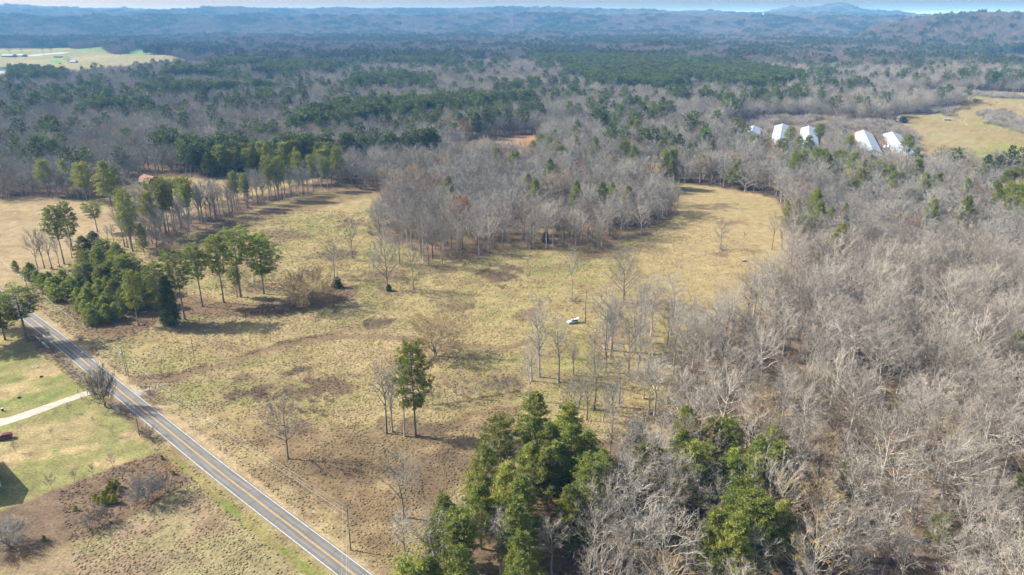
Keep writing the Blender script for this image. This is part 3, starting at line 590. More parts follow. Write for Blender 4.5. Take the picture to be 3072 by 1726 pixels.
# ------------------------------------------------------------------ tree forms
def unit(v): return v / (np.linalg.norm(v, axis=-1, keepdims=True) + 1e-9)
def gen_bare(seed, h=20., cw=10., cb=.35, limbs=12, sub=7, ter=4, tw=4, twl=.9, tww=.03, stems=1, r0=None, sides=(6, 4, 3), droop=0., wob=.012):
    """leafless broadleaf tree: trunk with limbs and branches, and a crown of twigs"""
    rg = np.random.default_rng(seed); tm, cm = MB(), MB()
    r0 = r0 or .0165 * h
    c_z = h * (cb + (1 - cb) * .42); c_c = h - c_z; a = cw / 2
    SB, SD, SL = [], [], []
    for st in range(stems):
        top = h * (.74 if stems == 1 else .5)
        lean = np.array([0, 0]) if stems == 1 else rg.normal(size=2) * .18 * cw
        off = np.array([0, 0]) if stems == 1 else rg.normal(size=2) * .012 * h
        zt = np.linspace(0, top, 8); wx = np.cumsum(rg.normal(size=(8, 2)) * wob * h, axis=0) * (np.arange(8) / 7)[:, None]
        tp = np.c_[wx + off + lean * ((zt / top) ** 1.3)[:, None], zt]; tr = r0 * (1 - .8 * (zt / top) ** .9) * (1 if stems == 1 else .55); tr[0] *= 1.3
        tm.tube(tp, tr, sides[0])
        nl = limbs // stems + (1 if stems > 1 else 0)
        for k in range(nl):
            e = math.asin(np.clip(-.28 + 1.26 * (k + .5 + rg.uniform(-.4, .4)) / nl, -.95, .98)); az_ = k * 2.399 + rg.uniform(-.4, .4) + st * 1.9
            f = rg.uniform(.72, 1.0)
            tgt = np.array([math.cos(e) * a * f * math.cos(az_), math.cos(e) * a * f * math.sin(az_), c_z + math.sin(e) * c_c * f]) + np.r_[lean * .5, 0]
            zs = np.clip(h * cb * .75 + (math.sin(e) + .25) / 1.25 * (top - h * cb * .7), h * cb * .6, top * .98)
            s0 = np.array([np.interp(zs, zt, tp[:, 0]), np.interp(zs, zt, tp[:, 1]), zs])
            ctl = s0 + (tgt - s0) * np.array([.5, .5, .32 if e > .2 else .62]) + rg.normal(size=3) * .03 * cw
            t = np.linspace(0, 1, 7)[:, None]
            lp = (1 - t) ** 2 * s0 + 2 * t * (1 - t) * ctl + t ** 2 * tgt
            lp[1:-1] += rg.normal(size=(5, 3)) * .012 * cw
            if droop: lp[:, 2] -= droop * a * (t[:, 0] ** 3)
            lr = np.interp(zs, zt, tr) * .58 * (1 - t[:, 0] * .8) + .012
            tm.tube(lp, lr, sides[1], cap=False)
            ltan = unit(np.gradient(lp, axis=0))
            for q in range(sub):
                u = .25 + .75 * (q + rg.uniform()) / sub; ix = u * 6; i0 = min(int(ix), 5); w = ix - i0
                p0 = lp[i0] * (1 - w) + lp[i0 + 1] * w; d0 = ltan[i0]
                out = unit(np.array([p0[0] - tp[-1, 0], p0[1] - tp[-1, 1], (p0[2] - c_z) * .8]))
                d = unit(d0 * .55 + out * .45 + rg.normal(size=3) * .45 + np.array([0, 0, .22 - droop * .6]))
                L = a * rg.uniform(.30, .55) * (1.15 - .45 * u) + .4
                tt = np.linspace(0, 1, 4)[:, None]
                bp_ = p0 + d * L * tt + np.array([0, 0, .14 - droop * .9]) * L * tt ** 2 + rg.normal(size=(4, 3)) * .04 * L * tt
                tm.tube(bp_, np.interp(tt[:, 0], [0, 1], [max(.036, lr[i0] * .5), .016]), sides[2], cap=False)
                bd = unit(bp_[3] - bp_[0])
                uu = rg.uniform(.1, 1.0, ter)[:, None]
                SB.append(bp_[0] + (bp_[3] - bp_[0]) * uu); SD.append(unit(bd * .55 + rg.normal(size=(ter, 3)) * .55 + np.array([0, 0, .22 - droop]))); SL.append(twl * rg.uniform(.9, 1.9, ter))
    B, D, L = np.concatenate(SB), np.concatenate(SD), np.concatenate(SL)
    cm.spikes(B, D, L, tww * 1.5)
    if tw:
        n = len(B); rep = np.repeat(np.arange(n), tw); u = rg.uniform(.15, .95, n * tw)
        B2 = B[rep] + D[rep] * (L[rep] * u)[:, None]; D2 = unit(D[rep] * .6 + rg.normal(size=(n * tw, 3)) * .55 + np.array([0, 0, .15 - droop]))
        cm.spikes(B2, D2, twl * rg.uniform(.4, 1.0, n * tw), tww)
    return tm, cm

def gen_pine(seed, h=24., cw=8., cb=.45, whorl=.75, per=5, tufts=6, fl=12, L=.5, w=.17, shape='round', sides=6, thick=.012, gap=.12):
    rg = np.random.default_rng(seed); tm, cm = MB(), MB()
    zt = np.linspace(0, h * .98, 9); wx = np.cumsum(rg.normal(size=(9, 2)) * .006 * h, axis=0) * (np.arange(9) / 8)[:, None]
    tp = np.c_[wx, zt]; tr = h * thick * (1 - .88 * (zt / zt[-1])); tr[0] *= 1.25
    tm.tube(tp, tr, sides)
    A, D = [], []
    zs = np.arange(h * cb, h * .985, whorl); a0 = 0
    lob = rg.uniform(.7, 1.25, 7)
    for z in zs:
        t = (z - h * cb) / (h * (1 - cb))
        if shape == 'round': pr = (min(1, .45 + 1.9 * t)) * math.sqrt(max(0, 1 - t ** 2.6))
        elif shape == 'cone': pr = (min(1, .6 + 3 * t)) * (1 - t) ** .8 * 1.1 + .06
        elif shape == 'flat': pr = (min(1, .3 + 1.1 * t)) * math.sqrt(max(0, 1 - t ** 5))
        else: pr = (min(1, .7 + 1.5 * t)) * (1 - t ** 1.6) ** .8
        n = per if t < .9 else 3; a0 += 1.1
        for k in range(n):
            if rg.uniform() < gap: continue
            az_ = a0 + k * 2 * math.pi / n + rg.uniform(-.35, .35)
            Lb = cw / 2 * pr * rg.uniform(.8, 1.2) * lob[int((az_ / 6.2832 * 7)) % 7] + .25
            el = -.12 + .75 * t + rg.uniform(-.12, .12)
            p0 = np.array([np.interp(z, zt, tp[:, 0]), np.interp(z, zt, tp[:, 1]), z])
            d = np.array([math.cos(az_) * math.cos(el), math.sin(az_) * math.cos(el), math.sin(el)])
            p1 = p0 + d * Lb + np.array([0, 0, .1 * Lb])
            tm.tube([p0, p0 + d * Lb * .5, p1], [max(.02, .018 * Lb + .01), .02 + .006 * Lb, .008], 3, cap=False)
            m = max(2, int(round(tufts * (Lb / (cw / 2)) + .6)))
            u = rg.uniform(.35, 1.08, m) ** .8; c = p0 + (p1 - p0) * u[:, None] + rg.normal(size=(m, 3)) * np.array([.28, .28, .16]) * (Lb * .34 + .15)
            A.append(np.repeat(c, fl, 0)); dd = rg.normal(size=(m * fl, 3)) * np.array([1, 1, .75]) + np.array([0, 0, .45]) + d * .35
            D.append(dd)
    tip = np.tile(tp[-1], (fl * 3, 1)); A.append(tip); D.append(rg.normal(size=(fl * 3, 3)) + np.array([0, 0, .8]))
    A, D = np.concatenate(A), np.concatenate(D)
    cm.flakes(A + unit(D) * .05, D, L * rg.uniform(.7, 1.25, len(A)), w * rg.uniform(.7, 1.2, len(A)), rg=rg)
    return tm, cm

def gen_shrub(seed, h=3., cw=3., stems=16, tw=10, tww=.03, twl=.6):
    """multi-stemmed leafless bush"""
    rg = np.random.default_rng(seed); tm, cm = MB(), MB(); B, D, L = [], [], []
    for k in range(stems):
        a_ = rg.uniform(0, 6.28); r = rg.uniform(.15, 1) ** .6
        tip = np.array([math.cos(a_) * cw / 2 * r, math.sin(a_) * cw / 2 * r, h * rg.uniform(.7, 1.0) * math.sqrt(max(.15, 1 - .6 * r * r))]); b0 = np.array([math.cos(a_), math.sin(a_), 0]) * .05 * cw * r
        t = np.linspace(0, 1, 4)[:, None]; p = b0 + (tip - b0) * np.c_[t ** .85, t ** .85, t ** 1.1]
        tm.tube(p, [.012 * h + .01, .009 * h + .008, .005 * h + .006, .008], 3, cap=False)
        u = rg.uniform(.25, 1, tw)[:, None]; B.append(p[1] + (p[3] - p[1]) * u); D.append(unit(unit(p[3] - p[1]) * .6 + rg.normal(size=(tw, 3)) * .6 + np.array([0, 0, .2]))); L.append(twl * rg.uniform(.6, 1.5, tw))
    B, D, L = map(np.concatenate, (B, D, L)); cm.spikes(B, D, L, tww)
    B2 = np.repeat(B + D * (L * .5)[:, None], 2, 0); cm.spikes(B2, np.repeat(D, 2, 0) * .5 + rg.normal(size=B2.shape) * .5, np.repeat(L, 2) * .6, tww * .8)
    return tm, cm

class Form:
    """a tree form: shared meshes for trunk and crown, and a joined one for woods seen as a mass"""
    def __init__(s, name, gen, mt, mc, h, cw):
        s.name, s.h, s.cw = name, h, cw; tm, cm = gen
        s.trunk = tm.mesh(name + '_trunk', M[mt]); s.crown = cm.mesh(name + '_crown', M[mc]); s.gen, s.mt, s.mc = gen, mt, mc; s.alt = {}
    def crown_in(s, mc):
        if mc == s.mc: return s.crown
        if mc not in s.alt:
            me = s.crown.copy(); me.materials.clear(); me.materials.append(M[mc]); s.alt[mc] = me
        return s.alt[mc]
    def joined(s, mc=None, mt=None):
        V1, T1, _ = s.gen[0].data(); V2, T2, _ = s.gen[1].data()
        return mesh_np(s.name + '_whole', np.vstack([V1, V2]), np.vstack([T1, T2 + len(V1)]), [M[mt or s.mt], M[mc or s.mc]], mi=np.r_[np.zeros(len(T1)), np.ones(len(T2))])

BARE = [Form('oak', gen_bare(11 + k, h, cw, cb, limbs=li, sub=7, ter=4, tw=4, tww=.04), 'bark', 'twig', h, cw) for k, (h, cw, cb, li) in enumerate([(20, 12, .34, 15), (21, 10, .42, 13), (19, 13, .28, 16), (22, 9, .48, 12), (18, 10, .3, 13), (21, 11, .38, 14)])]
POPLAR = [Form('poplar', gen_bare(31 + k, h, cw, cb, limbs=14, sub=6, ter=4, tw=4, tww=.04), 'bark', 'twig', h, cw) for k, (h, cw, cb) in enumerate([(22, 6.5, .35), (21, 5.5, .45), (23, 7.5, .4)])]
BIGOAK = Form('spreading_oak', gen_bare(51, 20, 17, .2, limbs=22, sub=9, ter=5, tw=4, tww=.045, twl=.9), 'bark', 'twig', 20, 17)
WILLOW = [Form('willow', gen_bare(52 + k, 14, 17, .12, limbs=24, sub=10, ter=6, tw=6, tww=.05, twl=.85, stems=4, r0=.38, droop=.1), 'bark_dark', 'twig_tan', 14, 17) for k in range(2)]
SAPLING = [Form('sapling', gen_bare(61 + k, 4, 1.9, .35, limbs=8, sub=4, ter=3, tw=2, tww=.014, twl=.35, r0=.045, sides=(5, 3, 3)), 'bark_dark', 'twig', 4, 1.9) for k in range(3)]
PINE_T = [Form('tall_pine', gen_pine(71 + k, h, cw, cb, shape=sh, per=6, tufts=14, gap=.2), 'pine_bark', 'needle', h, cw) for k, (h, cw, cb, sh) in enumerate([(26, 8.5, .46, 'round'), (25, 9, .5, 'flat'), (27, 7.5, .4, 'full'), (26, 9.5, .34, 'round')])]
PINE_G = [Form('grove_pine', gen_pine(81 + k, h, cw, cb, shape=sh, per=7, tufts=12, fl=12, gap=.16), 'pine_bark', 'needle', h, cw) for k, (h, cw, cb, sh) in enumerate([(22, 8, .26, 'full'), (20, 8, .22, 'full'), (23, 8.5, .38, 'round'), (21, 7, .25, 'cone')])]
PINE_Y = [Form('young_pine', gen_pine(91 + k, 7, 4.2, .08, whorl=.42, per=6, tufts=5, fl=8, L=.5, w=.22, shape='cone', sides=5), 'pine_bark', 'needle_young', 7, 4.2) for k in range(3)]
CEDAR = [Form('cedar', gen_pine(95 + k, 9, 3.8, .05, whorl=.4, per=7, tufts=5, fl=9, L=.45, w=.22, shape='cone', sides=5, gap=.02), 'bark_dark', 'needle_dark', 9, 3.8) for k in range(2)]
SHRUB = [Form('shrub', gen_bare(101 + k, 3, 3.3, .08, limbs=14, sub=4, ter=4, tw=2, tww=.024, twl=.36, stems=4, r0=.07, sides=(4, 3, 3)), 'bark_dark', 'twig_brush', 3, 3.3) for k in range(3)]
_g = gen_bare(58, 22, 12, .35, limbs=15, sub=7, ter=4, tw=3, tww=.05); _r = np.random.default_rng(5); _q = unit(_r.normal(size=(3200, 3))) * _r.uniform(.45, 1, (3200, 1)) ** .5 * np.array([5.6, 5.6, 7.2]) + np.array([0, 0, 14.4])
_g[1].flakes(_q, _r.normal(size=(3200, 3)), .42, .34, rg=_r); RUSTY = Form('rust_leaved', _g, 'bark_dark', 'twig_rust', 22, 12)
ROADBUSH = Form('road_bush', gen_bare(110, 9, 9.5, .08, limbs=30, sub=8, ter=6, tw=4, tww=.034, twl=.65, stems=6, r0=.2), 'bark_dark', 'twig_brush', 9, 9.5)

placed = []
def tree(F, p, h, name, label, cat='tree', group=None, width=None, mc=None, rz=None, mt=None):
    """a single tree as a thing: Empty at its base with trunk and crown"""
    s = h / F.h; w = (width / F.cw) if width else s
    t = thing(name, label, cat, (p[0], p[1], p[2] - .05), random.uniform(0, 6.28) if rz is None else rz, group, (w, w, s))
    tr = F.trunk
    if mt:
        if mt not in F.alt: me = F.trunk.copy(); me.materials.clear(); me.materials.append(M[mt]); F.alt[mt] = me
        tr = F.alt[mt]
    obj('trunk', tr, t); obj('crown', F.crown_in(mc) if mc else F.crown, t)
    placed.append((p[0], p[1])); return t
def tb(F, bx, by, ty): p = at(F(bx, by)); return p, hgt(F(bx, by), F(0, ty)[1])
def tt(F, x, ty, h): p = at(F(x, ty), h); p[2] -= h; return p
n_bare = n_pine = 0

# --- leafless trees one can point at
for F, bx, by, ty, fm, wd, lab in [
 (T02, 2170, 570, 95, BARE[2], 13, 'bare grey oak standing alone in rough grass near the power lines'),
 (T12, 468, 1010, 480, BARE[4], 11, 'tall bare tree with a forked crown in brown grass by the pine grove'),
 (T11, 1740, 825, 400, BARE[3], 8, 'narrow bare tree with dark bush at its foot, left of the big round oak'),
 (T11, 2130, 838, 425, BIGOAK, 17, 'big round-crowned bare oak standing alone in the meadow behind the white car'),
 (T11, 2250, 940, 690, POPLAR[1], 5, 'small crooked bare tree right of the big round oak'),
 (T21, 285, 432, 200, BARE[0], 9, 'bare tree with low limbs standing alone on the far right of the meadow'),
 (T21, 672, 438, 140, BARE[1], 8, 'bare tree at the meadow corner before the right-hand wood'),
 (T21, 745, 442, 210, POPLAR[0], 5, 'slim bare tree beside the yellowish pine at the wood edge'),
 (T21, 460, 400, 300, SAPLING[0], 3, 'thin bare sapling in the far meadow between two bare trees'),
 (T11, 85, 505, 195, BARE[4], 8, 'lone dark-trunked bare tree left of the central wood'),
 (T01, 2525, 665, 360, BARE[1], 10, 'leaning bare tree behind the tan willow'),
 (T01, 1920, 690, 385, POPLAR[1], 2.5, 'thin nearly branchless bare trunk between two tall pines'),
 (T12, 340, 380, -200, BARE[3], 9, 'leftmost bare tree of the clump beside the single dark pine'),
 (T12, 385, 368, -150, POPLAR[0], 6, 'slim bare tree in the middle of the clump beside the single dark pine'),
 (T12, 478, 402, -190, BARE[1], 8, 'bare tree with a thick trunk beside the single dark pine'),
 (T11, 350, 745, 285, BIGOAK, 13, 'broad bare oak at the near left corner of the central wood'),
 (T11, 545, 738, 350, BARE[3], 8, 'bare tree standing forward of the central wood with long shadow'),
 (T11, 250, 640, 390, BARE[4], 8, 'small bare tree beside the broad oak at the central wood corner'),
 (T11, 660, 562, 180, BARE[1], 9, 'straight bare tree in the front row of the central wood, left'),
 (T11, 765, 585, 205, BARE[0], 10, 'bare tree with pale limbs at the front left of central wood'),
 (T11, 620, 520, 100, BARE[1], 10, 'tall bare tree behind the front row at the left of central wood'),
 (T11, 440, 545, 130, BARE[0], 12, 'wide bare tree with arching limbs at the left end of central wood'),
 (T11, 690, 480, 170, POPLAR[2], 7, 'straight slim bare tree in the left part of central wood'),
 (T11, 830, 482, 190, BARE[3], 8, 'bare tree beside the olive-brown bush at the central wood'),
 (T11, 300, 470, 60, BARE[2], 12, 'broad bare tree on the outer left of central wood'),
 (T11, 530, 440, 20, BARE[1], 11, 'tall bare tree deeper in the left part of central wood'),
 (T11, 900, 500, 250, POPLAR[0], 5, 'young bare tree just left of the olive-brown bush'),
 (T11, 1025, 408, 60, BARE[1], 10, 'bare tree under the rusty-leaved tree at the front of central wood'),
 (T11, 1215, 415, 80, BARE[0], 10, 'bare oak in the front middle of the central wood'),
 (T11, 1940, 430, 190, BARE[2], 9, 'bare tree at the front right corner of the central wood'),
 (T11, 2535, 120, -90, POPLAR[2], 5, 'slim bare tree standing at the back right corner of the central wood'),
 (T11, 1495, 1400, 900, POPLAR[2], 8, 'tall pale bare tree leaning left below the white car'),
 (T11, 1640, 1440, 920, BARE[3], 9, 'tall pale bare tree directly below the white car'),
 (T11, 1910, 1385, 1080, BARE[4], 7, 'small forked bare tree right below the white car'),
 (T11, 2000, 1250, 880, POPLAR[0], 5, 'thin bare tree just right of the dead snag'),
 (T11, 2035, 1245, 860, POPLAR[1], 6, 'thin bare twin tree right of the dead snag'),
 (T11, 2170, 1400, 950, BARE[2], 11, 'white-limbed bare tree between meadow and right-hand wood'),
 (T11, 2505, 1385, 850, BARE[1], 9, 'dark-trunked bare tree at the left edge of right-hand wood'),
 (T11, 2460, 1335, 1090, BARE[4], 7, 'small branching bare tree at the left edge of right-hand wood'),
 (T11, 1750, 1385, 1130, POPLAR[1], 4, 'young bare tree beside the reddish thicket below the white car'),
 (T12, 2090, 180, -300, BARE[3], 9, 'tall bare tree with a white top above the pine grove'),
 (T12, 2040, 420, -30, BARE[1], 8, 'bare tree in the grassy gap right of the pine grove'),
 (T12, 1200, 640, 330, POPLAR[1], 5, 'pale slim bare tree against the left pines of the grove'),
 (T12, 1300, 640, 340, POPLAR[0], 5, 'second pale slim bare tree against the left pines of the grove'),
 (T12, 2080, 860, 420, POPLAR[2], 5, 'narrow upright bare tree between grove and single rounded pine'),
 (T12, 720, 1500, 960, BARE[0], 12, 'white-branched bare tree at the bottom of the grove'),
 (T12, 480, 1350, 950, POPLAR[2], 7, 'grey bare tree left of the white-branched one at bottom'),
 (FD, 455, 1305, 840, BARE[4], 9, 'leaning bare tree at the left end of the roadside trees'),
 (FD, 540, 1312, 780, POPLAR[0], 5, 'second bare tree from the left among the roadside trees'),
 (FD, 625, 1312, 790, POPLAR[2], 7, 'third bare tree from the left among the roadside trees'),
 (FD, 720, 1295, 900, POPLAR[1], 4, 'slim bare tree just left of a tall roadside pine'),
 (FD, 870, 1180, 880, POPLAR[0], 4, 'bare sapling tree behind the dense dark pines at left'),
 (FD, 1600, 1095, 545, BARE[3], 8, 'bare tree with an olive top in the hedgerow, left end'),
 (FD, 1375, 1000, 760, POPLAR[1], 4, 'thin bare tree in front of the tan field at left'),
 (FD, 1300, 960, 770, POPLAR[0], 3, 'thinnest bare tree in front of the tan field at left'),
 (FD, 1940, 950, 650, POPLAR[1], 5, 'thin bare tree under the dark-topped hedgerow pine'),
 (FD, 2225, 705, 330, BARE[1], 8, 'bare tree in the hedgerow right of the barn'),
 (FD, 2280, 1025, 640, BARE[4], 8, 'whitish lacy bare tree in front of the hedgerow'),
 (FD, 2400, 695, 400, POPLAR[0], 5, 'straight bare hedgerow tree, second right of the barn'),
 (FD, 2490, 690, 250, BARE[3], 7, 'pale bare hedgerow tree, third right of the barn'),
 (T01, 1165, 585, 435, BARE[2], 5, 'small pinkish-grey bushy bare tree behind the roadside pines'),
 (FB, 330, 905, 800, SAPLING[1], None, 'bare sapling near the middle of the lawn'),
]:
    p, h = tb(F, bx, by, ty); nm = 'bare_tree' if h > 6 else 'sapling'
    tree(fm, p, h, nm, lab, 'tree', width=wd, mc='twig_mid', mt='bark_mid' if n_bare % 3 else 'bark_dark'); n_bare += 1
for F, bx, by, ty, wd, k, lab in [(T01, 2325, 870, 560, 23, 0, 'tan bushy willow with a round crown right of the tall pines'), (T11, 712, 1242, 915, 23, 1, 'tan spreading willow in the middle of the meadow')]:
    p, h = tb(F, bx, by, ty); tree(WILLOW[k], p, h, 'willow_tree', lab, 'tree', width=wd)
tree(RUSTY, tt(T11, 905, 22, 25), 25, 'rust_leaved_tree', 'tree with rusty orange leaves at the top of the central wood', 'tree', width=13, mc='twig_rust')
for F, bx, by, ty, lab in [(T02, 525, 226, 150, 'bare sapling just below the driveway'), (T02, 855, 402, 320, 'bare sapling on the lawn nearest the roadside pole'), (T02, 402, 411, 330, 'bare sapling right of the red car'), (T02, 120, 522, 430, 'bare sapling in front of the red car'),
  (T02, 400, 817, 680, 'largest bare sapling on the lawn edge, leftmost of the row'), (T02, 565, 757, 660, 'second bare sapling from the left in the lawn-edge row'), (T02, 705, 712, 605, 'third bare sapling from the left in the lawn-edge row'), (T02, 855, 643, 530, 'fourth bare sapling from the left in the lawn-edge row'), (T02, 1092, 427, 330, 'bare sapling at the ditch beside the roadside pole'), (T01, 2042, 1130, 985, 'small bare tree alone in the meadow near the willow')]:
    p, h = tb(F, bx, by, ty); tree(SAPLING[random.randrange(3)], p, h, 'sapling', lab, 'tree', group='young trees set out on the lawn', width=h * .5, mt='bark_dark')

# --- tall hedgerow between the tan field and the meadow
hl = resample([at(T01(*q))[:2] for q in [(930, 430), (1150, 372), (1300, 305), (1500, 222), (1700, 172), (1900, 112), (2100, 62), (2300, 22), (2500, -20)]], 3.1)
for k, q in enumerate(hl):
    q = q + rng.normal(size=2) * np.array([2.0, 3.0]); pz = (q[0], q[1], 0.0)
    if random.random() < .8:
        h = random.uniform(18, 27); f = random.choice(POPLAR + BARE[1:4:2]); tree(f, pz, h, 'bare_tree', 'leafless tree in the hedgerow before the tan field', 'tree', 'leafless trees of the hedgerow', width=f.cw * h / f.h * random.uniform(.8, 1.15), mc='twig_mid', mt=random.choice(('bark_mid', 'bark_dark'))); n_bare += 1
    elif k > 3:
        h = random.uniform(22, 30); tree(random.choice(PINE_T[:2]), pz, h, 'pine_tree', 'tall thin-trunked pine in the hedgerow before the tan field', 'tree', 'pines of the hedgerow', width=h * .30); n_pine += 1

# --- trees standing in and along the far pasture
for bx, by, ty, wd, lab in [(830, 416, 312, 26, 'lone broad tree beside the blue-roofed house in the far pasture'), (1450, 305, 118, 46, 'largest bare tree clump at the top of the far pasture'), (1380, 290, 165, 30, 'bare tree left of the largest far pasture clump'), (1090, 238, 130, 34, 'broad bare tree at the upper edge of the far pasture'), (120, 292, 205, 26, 'bare tree behind the wide grey barn'), (270, 275, 190, 26, 'bare tree above the long pond, left'), (520, 275, 160, 28, 'bare tree above the long pond, middle'), (620, 282, 180, 20, 'bare tree above the long pond, right'), (2160, 340, 235, 22, 'bare tree by the drive at the right of far pasture'), (2300, 360, 270, 18, 'small bare tree beside the long bluish building')]:
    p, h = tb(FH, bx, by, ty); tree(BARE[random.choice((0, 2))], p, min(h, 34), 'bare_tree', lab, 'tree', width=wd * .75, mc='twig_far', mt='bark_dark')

# --- row of thin saplings along the field ditch
dl_ = resample([at(T12(*q))[:2] for q in [(600, 178), (700, 168), (900, 142), (1050, 112), (1200, 88), (1320, 62)]], 1.9)
for q in dl_:
    q = q + rng.normal(size=2) * .5; h = random.uniform(3.5, 7.5)
    tree(random.choice(SAPLING), (q[0], q[1], 0.0), h, 'sapling', 'thin bare sapling in the row along the field ditch', 'tree', 'saplings along the field ditch', width=h * .38, mc='twig_mid')

# --- shrubs
for F, bx, by, ty, wd, fm, mc, lab in [
 (T02, 800, 185, -118, 9, ROADBUSH, 'twig_brush', 'large many-stemmed bare bush beside the road at the driveway'),
 (T02, 1115, 897, 715, 9, ROADBUSH, 'twig_mid', 'pale grey rounded bush at the corner of the rough strip'),
 (T02, 1255, 827, 670, 5.5, SHRUB[1], 'twig', 'smaller grey bush right of the pale rounded bush'),
 (T02, 670, 1102, 985, 4, SHRUB[0], 'twig', 'low bare bush with a short trunk at the rough strip edge'),
 (T02, 755, 1062, 915, 4.5, SHRUB[2], 'twig_brush', 'upright brown bush beside the yellow-green pines'),
 (T02, 812, 1037, 935, 3, SHRUB[1], 'twig_brush', 'small upright bush just right of the brown one'),
 (T02, 70, 1235, 1050, 10, ROADBUSH, 'twig_mid', 'large grey thicket bush in the lower left corner'),
 (T11, 940, 510, 420, 7, SHRUB[2], 'twig_tan', 'olive-brown bush at the foot of the central wood'),
 (T11, 95, 520, 420, 5, SHRUB[0], 'twig_tan', 'yellowish bush at the foot of the lone dark-trunked tree'),
 (T02, 1130, 130, 60, 5, SHRUB[1], 'twig_brush', 'dark brush clump at the field entrance'),
 (T02, 1110, 420, 340, 5, SHRUB[2], 'twig_brush', 'dark brush clump in the ditch by the roadside pole'),
 (T21, 290, 440, 395, 6, SHRUB[0], 'twig_brush', 'dark scrub at the foot of the far lone meadow tree'),
 (T11, 1745, 830, 790, 6, SHRUB[1], 'twig_brush', 'dark scrub at the foot of the narrow meadow tree')]:
    p, h = tb(F, bx, by, ty); tree(fm, p, max(h, 1.2), 'bush', lab, 'bush', width=wd, mc=mc)

# --- pines one can point at
for F, bx, by, ty, fm, wd, lab in [
 (FD, 775, 1257, 570, PINE_T[0], 8.5, 'tall pine with an airy crown, leftmost above the dark pines by the road'),
 (FD, 880, 1100, 520, PINE_T[3], 9, 'tall broad pine, middle of three by the tan field'),
 (FD, 1180, 872, 520, PINE_T[1], 9.5, 'tall pine with spreading side limbs, rightmost of three by the tan field'),
 (FD, 1600, 1100, 355, PINE_T[3], 9, 'tall pine at the left end of the hedgerow'),
 (FD, 1850, 955, 400, PINE_T[0], 6, 'slim hedgerow pine with a bare leaning trunk'),
 (FD, 2010, 912, 250, PINE_T[1], 12, 'dark round-topped hedgerow pine in front of the rusty barn'),
 (FD, 2042, 890, 280, PINE_T[0], 7, 'pine close behind the dark round-topped hedgerow pine'),
 (FD, 2200, 712, 220, PINE_T[0], 5, 'slender pine with a small crown right of the barn'),
 (FD, 1740, 1125, 770, PINE_G[1], 5, 'short conical green pine in the hedgerow shade'),
 (FD, 590, 442, 10, PINE_G[2], 9, 'dark pine left of the barn yard, leftmost of the back row'),
 (FD, 820, 422, 0, PINE_G[0], 8, 'second dark pine from the left in the row before the barn'),
 (FD, 1050, 500, 35, PINE_G[2], 11, 'third dark pine from the left in the row before the barn'),
 (FD, 1345, 557, 0, PINE_G[0], 12, 'largest dark pine in the row before the barn'),
 (FD, 1410, 420, 70, PINE_T[3], 7, 'dark pine nearest the barn in the back row'),
 (T01, 1045, 1010, 600, PINE_T[3], 7, 'light green pine at the near end of the dark roadside pines'),
 (T01, 1230, 1000, 548, PINE_T[3], 9, 'broad yellow-green pine at the roadside corner'),
 (T01, 1395, 967, 470, PINE_T[1], 10, 'tall pine with a thick grey trunk, leftmost of the meadow-edge row'),
 (T01, 1528, 868, 400, PINE_T[0], 8, 'thin-crowned pine second in the meadow-edge row'),
 (T01, 1690, 840, 345, PINE_T[0], 8.5, 'tall straight pine third in the meadow-edge row'),
 (T01, 1818, 797, 295, PINE_T[1], 11.5, 'tallest round-topped pine in the meadow-edge row'),
 (T01, 1792, 797, 570, PINE_T[0], 5, 'small leaning pine under the tallest round-topped one'),
 (T01, 1990, 772, 332, PINE_G[2], 12, 'broad dark pine at the right end of the meadow-edge row'),
 (T01, 210, 1130, 742, PINE_T[1], 15, 'wide spreading dark pine overhanging the road at left'),
 (T01, 40, 1120, 860, PINE_T[3], 9, 'dark pine at the left edge behind the spreading one'),
 (T12, 560, 398, -300, PINE_T[3], 9, 'single dark pine standing in the bare clump of the lower meadow'),
 (T21, 905, 425, 178, PINE_T[0], 9, 'yellowish pine with open crown at the edge of the right-hand wood'),
 (T12, 2300, 905, 455, PINE_G[0], 10, 'single rounded yellow-green pine between the two groves'),
]:
    p, h = tb(F, bx, by, ty); tree(fm, p, h, 'pine_tree', lab, 'tree', width=wd * 1.22); n_pine += 1
for F, bx, by, ty, wd, lab in [(T21, 940, 445, 325, 4.5, 'dark cedar below the yellowish pine'), (T01, 1300, 1005, 650, 7, 'dark cedar in the shade of the thick-trunked pine'), (T12, 2230, 420, 290, 5, 'dark cedar under the bare trees right of the grove'), (T01, 2545, 725, 645, 4, 'small dark evergreen right of the tan willow'), (T11, 360, 750, 700, 2.4, 'small dark evergreen at the foot of the broad oak'), (FG, 745, 1250, 1160, 8, 'small dark cedar beside the white shed in the pasture'), (T11, 1540, 385, 300, 3.5, 'dark green holly inside the central wood')]:
    p, h = tb(F, bx, by, ty); tree(CEDAR[random.randrange(2)], p, h, 'cedar_tree', lab, 'tree', width=wd)
G = 'dense dark pines by the roadside'
for x, ty, h in [(680, 298, 20), (770, 372, 19), (850, 392, 20), (925, 480, 18), (620, 330, 18), (1000, 520, 16), (700, 420, 18), (800, 520, 16), (880, 610, 15), (640, 450, 15), (740, 560, 14), (960, 640, 14), (660, 540, 13), (830, 660, 13), (900, 720, 12), (780, 640, 12), (1010, 620, 14), (1060, 700, 12), (580, 560, 11), (720, 660, 11), (850, 480, 17), (1100, 640, 14), (970, 780, 9)]:
    tree(PINE_G[random.choice((0, 1, 2, 3))], tt(T01, x, ty, h), h, 'pine_tree', 'dense cone-shaped dark green pine in the clump beside the road', 'tree', G, width=h * .55, mc='needle_dark' if random.random() < .25 else None); n_pine += 1
G = 'young pines beside the road'
